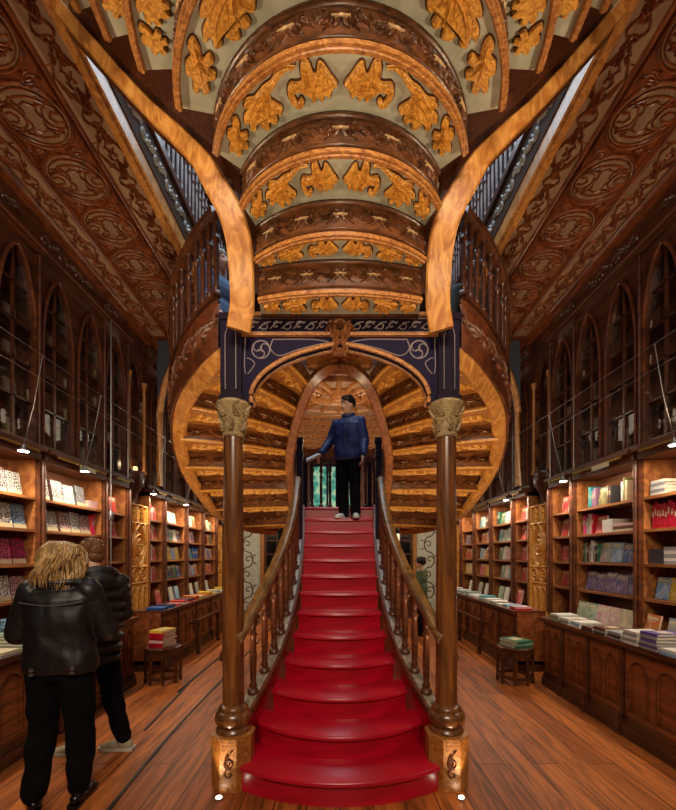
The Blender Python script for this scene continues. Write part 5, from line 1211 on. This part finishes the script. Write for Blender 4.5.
jk = blend(b, 'navy_jacket', 'navy', P, .009, 2, fold=.008, fs=(9, 9, 7))
b = MB(); b.tube([(.075*cos(a), .01+.075*sin(a), 1.42-.035*sin(a)) for a in [2*pi*i/16 for i in range(16)]], .022, 8, closed=True); blend(b, 'collar', 'navy', jk, .008, 2)
b = MB(); b.tube([(0, .137, .86), (0, .146, 1.05), (0, .137, 1.24), (0, .10, 1.36)], .004, 6); b.build('zip', 'steel', jk)
b = MB(); b.ball((0, 0, .87), (.165, .115, .11), 18); leg(b, HL, KL, (AL[0], AL[1], .08), (.10, .075, .065), 16); leg(b, HR_, KR, (AR[0], AR[1], .08), (.095, .07, .065), 16); blend(b, 'trousers', 'trouser', P, .010, 2, fold=.008, fs=(9, 9, 8))
shoe(P, (AL[0], AL[1], 0), (-.35, .9, 0), 'shoew', 'sole', 1.0); shoe(P, (AR[0], AR[1], 0), (.3, .9, 0), 'shoew', 'sole', 1.0)
b = MB(); b.ball(hc+HR @ Vector((0, -.028, .05)), (.088, .098, .085), 18, HR); b.ball(hc+HR @ Vector((0, .035, .098)), (.072, .07, .035), 14, HR)
rd = random.Random(8)
for i in range(120):
    a = rd.uniform(0, 2*pi); el = rd.uniform(0, 1.45); p = Vector((.086*cos(a)*sin(el), .1*sin(a)*sin(el)-.02, .05+.085*cos(el)))
    if p.y > .06 and p.z < .085: continue
    b.cap(hc+HR @ p, hc+HR @ (p+Vector((cos(a)*.012, .012, .012))), .010, .005, 5)
b.build('hair', 'blackhair', P)
for s in (-1, 1):
    b = MB(); b.ball(q(s*.030, .082, .012), (.011, .006, .006), 8, HR); b.build('eye', 'eye', P)
b = MB(); b.ball(q(0, .090, -.052), (.02, .004, .005), 8, HR); b.build('lips', 'lip', P)
t = P
Rw = Matrix.Rotation(radians(160), 3, 'Z'); hp = Vector((.13, 5.47, 2.16))+Rw @ Vector((.40, .25, .80))
b = MB(); b.add([tuple(hp+Vector(v)) for v in ((-.10, -.02, -.05), (.06, 0, .03), (.05, .03, .09), (-.11, .01, .01))], [(0, 1, 2, 3)]); b.add([tuple(hp+Vector(v)) for v in ((-.10, -.021, -.054), (.06, -.001, .026), (.07, -.05, .05), (-.09, -.07, -.03))], [(0, 1, 2, 3)])
o = b.build('leaflet', 'paper', smooth=False, loc=hp); md = o.modifiers.new('t', 'SOLIDIFY'); md.thickness = .003; tag(o, 'folded pale leaflet held by the man on the stairs', 'leaflet')
# distant visitors
def visitor(loc, rz, label, jmat, hmat, smat='skin2', hat=False, k=1, leftarm=None):
    P = person(loc, rz, label); b = MB(); hc = Vector((0, .02, 1.56*k)); R0 = rotz(0); head(b, hc, R0, k); b.cap((0, 0, 1.36*k), (0, .01, 1.5*k), .05, .05); b.ball((0, 0, 1.1*k), (.15*k, .1*k, .28*k), 14)
    arms = (((-.18*k, 0, 1.37*k), (-.24*k, .02, 1.1*k), leftarm or (-.2*k, .16, .9*k)), ((.18*k, 0, 1.37*k), (.24*k, .02, 1.1*k), (.18*k, .18, .92*k)))
    for s_, e_, w_ in arms: b.cap(s_, e_, .045, .04); b.cap(e_, w_, .04, .027); hand(b, w_, (0, .6, -.4), (0, -.4, -.6), .6, k, 1)
    for g in (-1, 1): leg(b, (g*.085, 0, .85*k), (g*.09, .02, .47*k), (g*.09, 0, .09*k))
    blend(b, 'body', smat, P, .012)
    b = MB(); b.ball((0, 0, 1.25*k), (.19*k, .125*k, .17*k), 16); b.ball((0, 0, 1.02*k), (.19*k, .13*k, .22*k), 16); b.cap((-.14*k, 0, 1.37*k), (.14*k, 0, 1.37*k), .068, .068)
    for s_, e_, w_ in arms: b.cap(s_, e_, .072, .062); b.cap(e_, Vector(e_).lerp(Vector(w_), .93), .062, .045)
    blend(b, 'jacket', jmat, P, .012)
    b = MB(); b.ball((0, 0, .86*k), (.16, .11, .1), 14)
    for g in (-1, 1): leg(b, (g*.085, 0, .84*k), (g*.09, .02, .47*k), (g*.09, 0, .07), (.1, .075, .06))
    blend(b, 'trousers', 'trouser', P, .012)
    for g in (-1, 1): shoe(P, (g*.09, 0, 0), (g*.1, 1, 0), 'boot', 'boot', 1)
    b = MB(); b.ball(hc+Vector((0, -.022, .05)), (.086, .1, .085), 16); b.build('hair', hmat, P)
    if hat: b = MB(); b.lathe([(.105, 0), (.10, .03), (.085, .075), (.03, .095)], tuple(hc+Vector((0, -.01, .065))), 16); b.ball(hc+Vector((0, .10, .075)), (.07, .06, .01), 12); b.build('cap', 'charcoalcloth', P)
M['charcoalcloth'] = plain('charcoal_cloth', '#2c2f2c', .8)
visitor((1.72, 8.3, 0), radians(60), 'distant visitor in an olive jacket and dark cap behind the right handrail', 'olivecloth', 'blackhair', hat=True, k=.95)
visitor((-1.20, 3.98, 3.043), radians(-120), 'visitor in blue denim climbing behind the left upper balusters', 'denim', 'auburn', k=.98)
visitor((1.30, 3.93, 3.043), radians(20), 'dark-haired visitor climbing behind the right upper balusters', 'charcoalcloth', 'blackhair', k=.86)
bpy.data.objects.remove(balmesh)
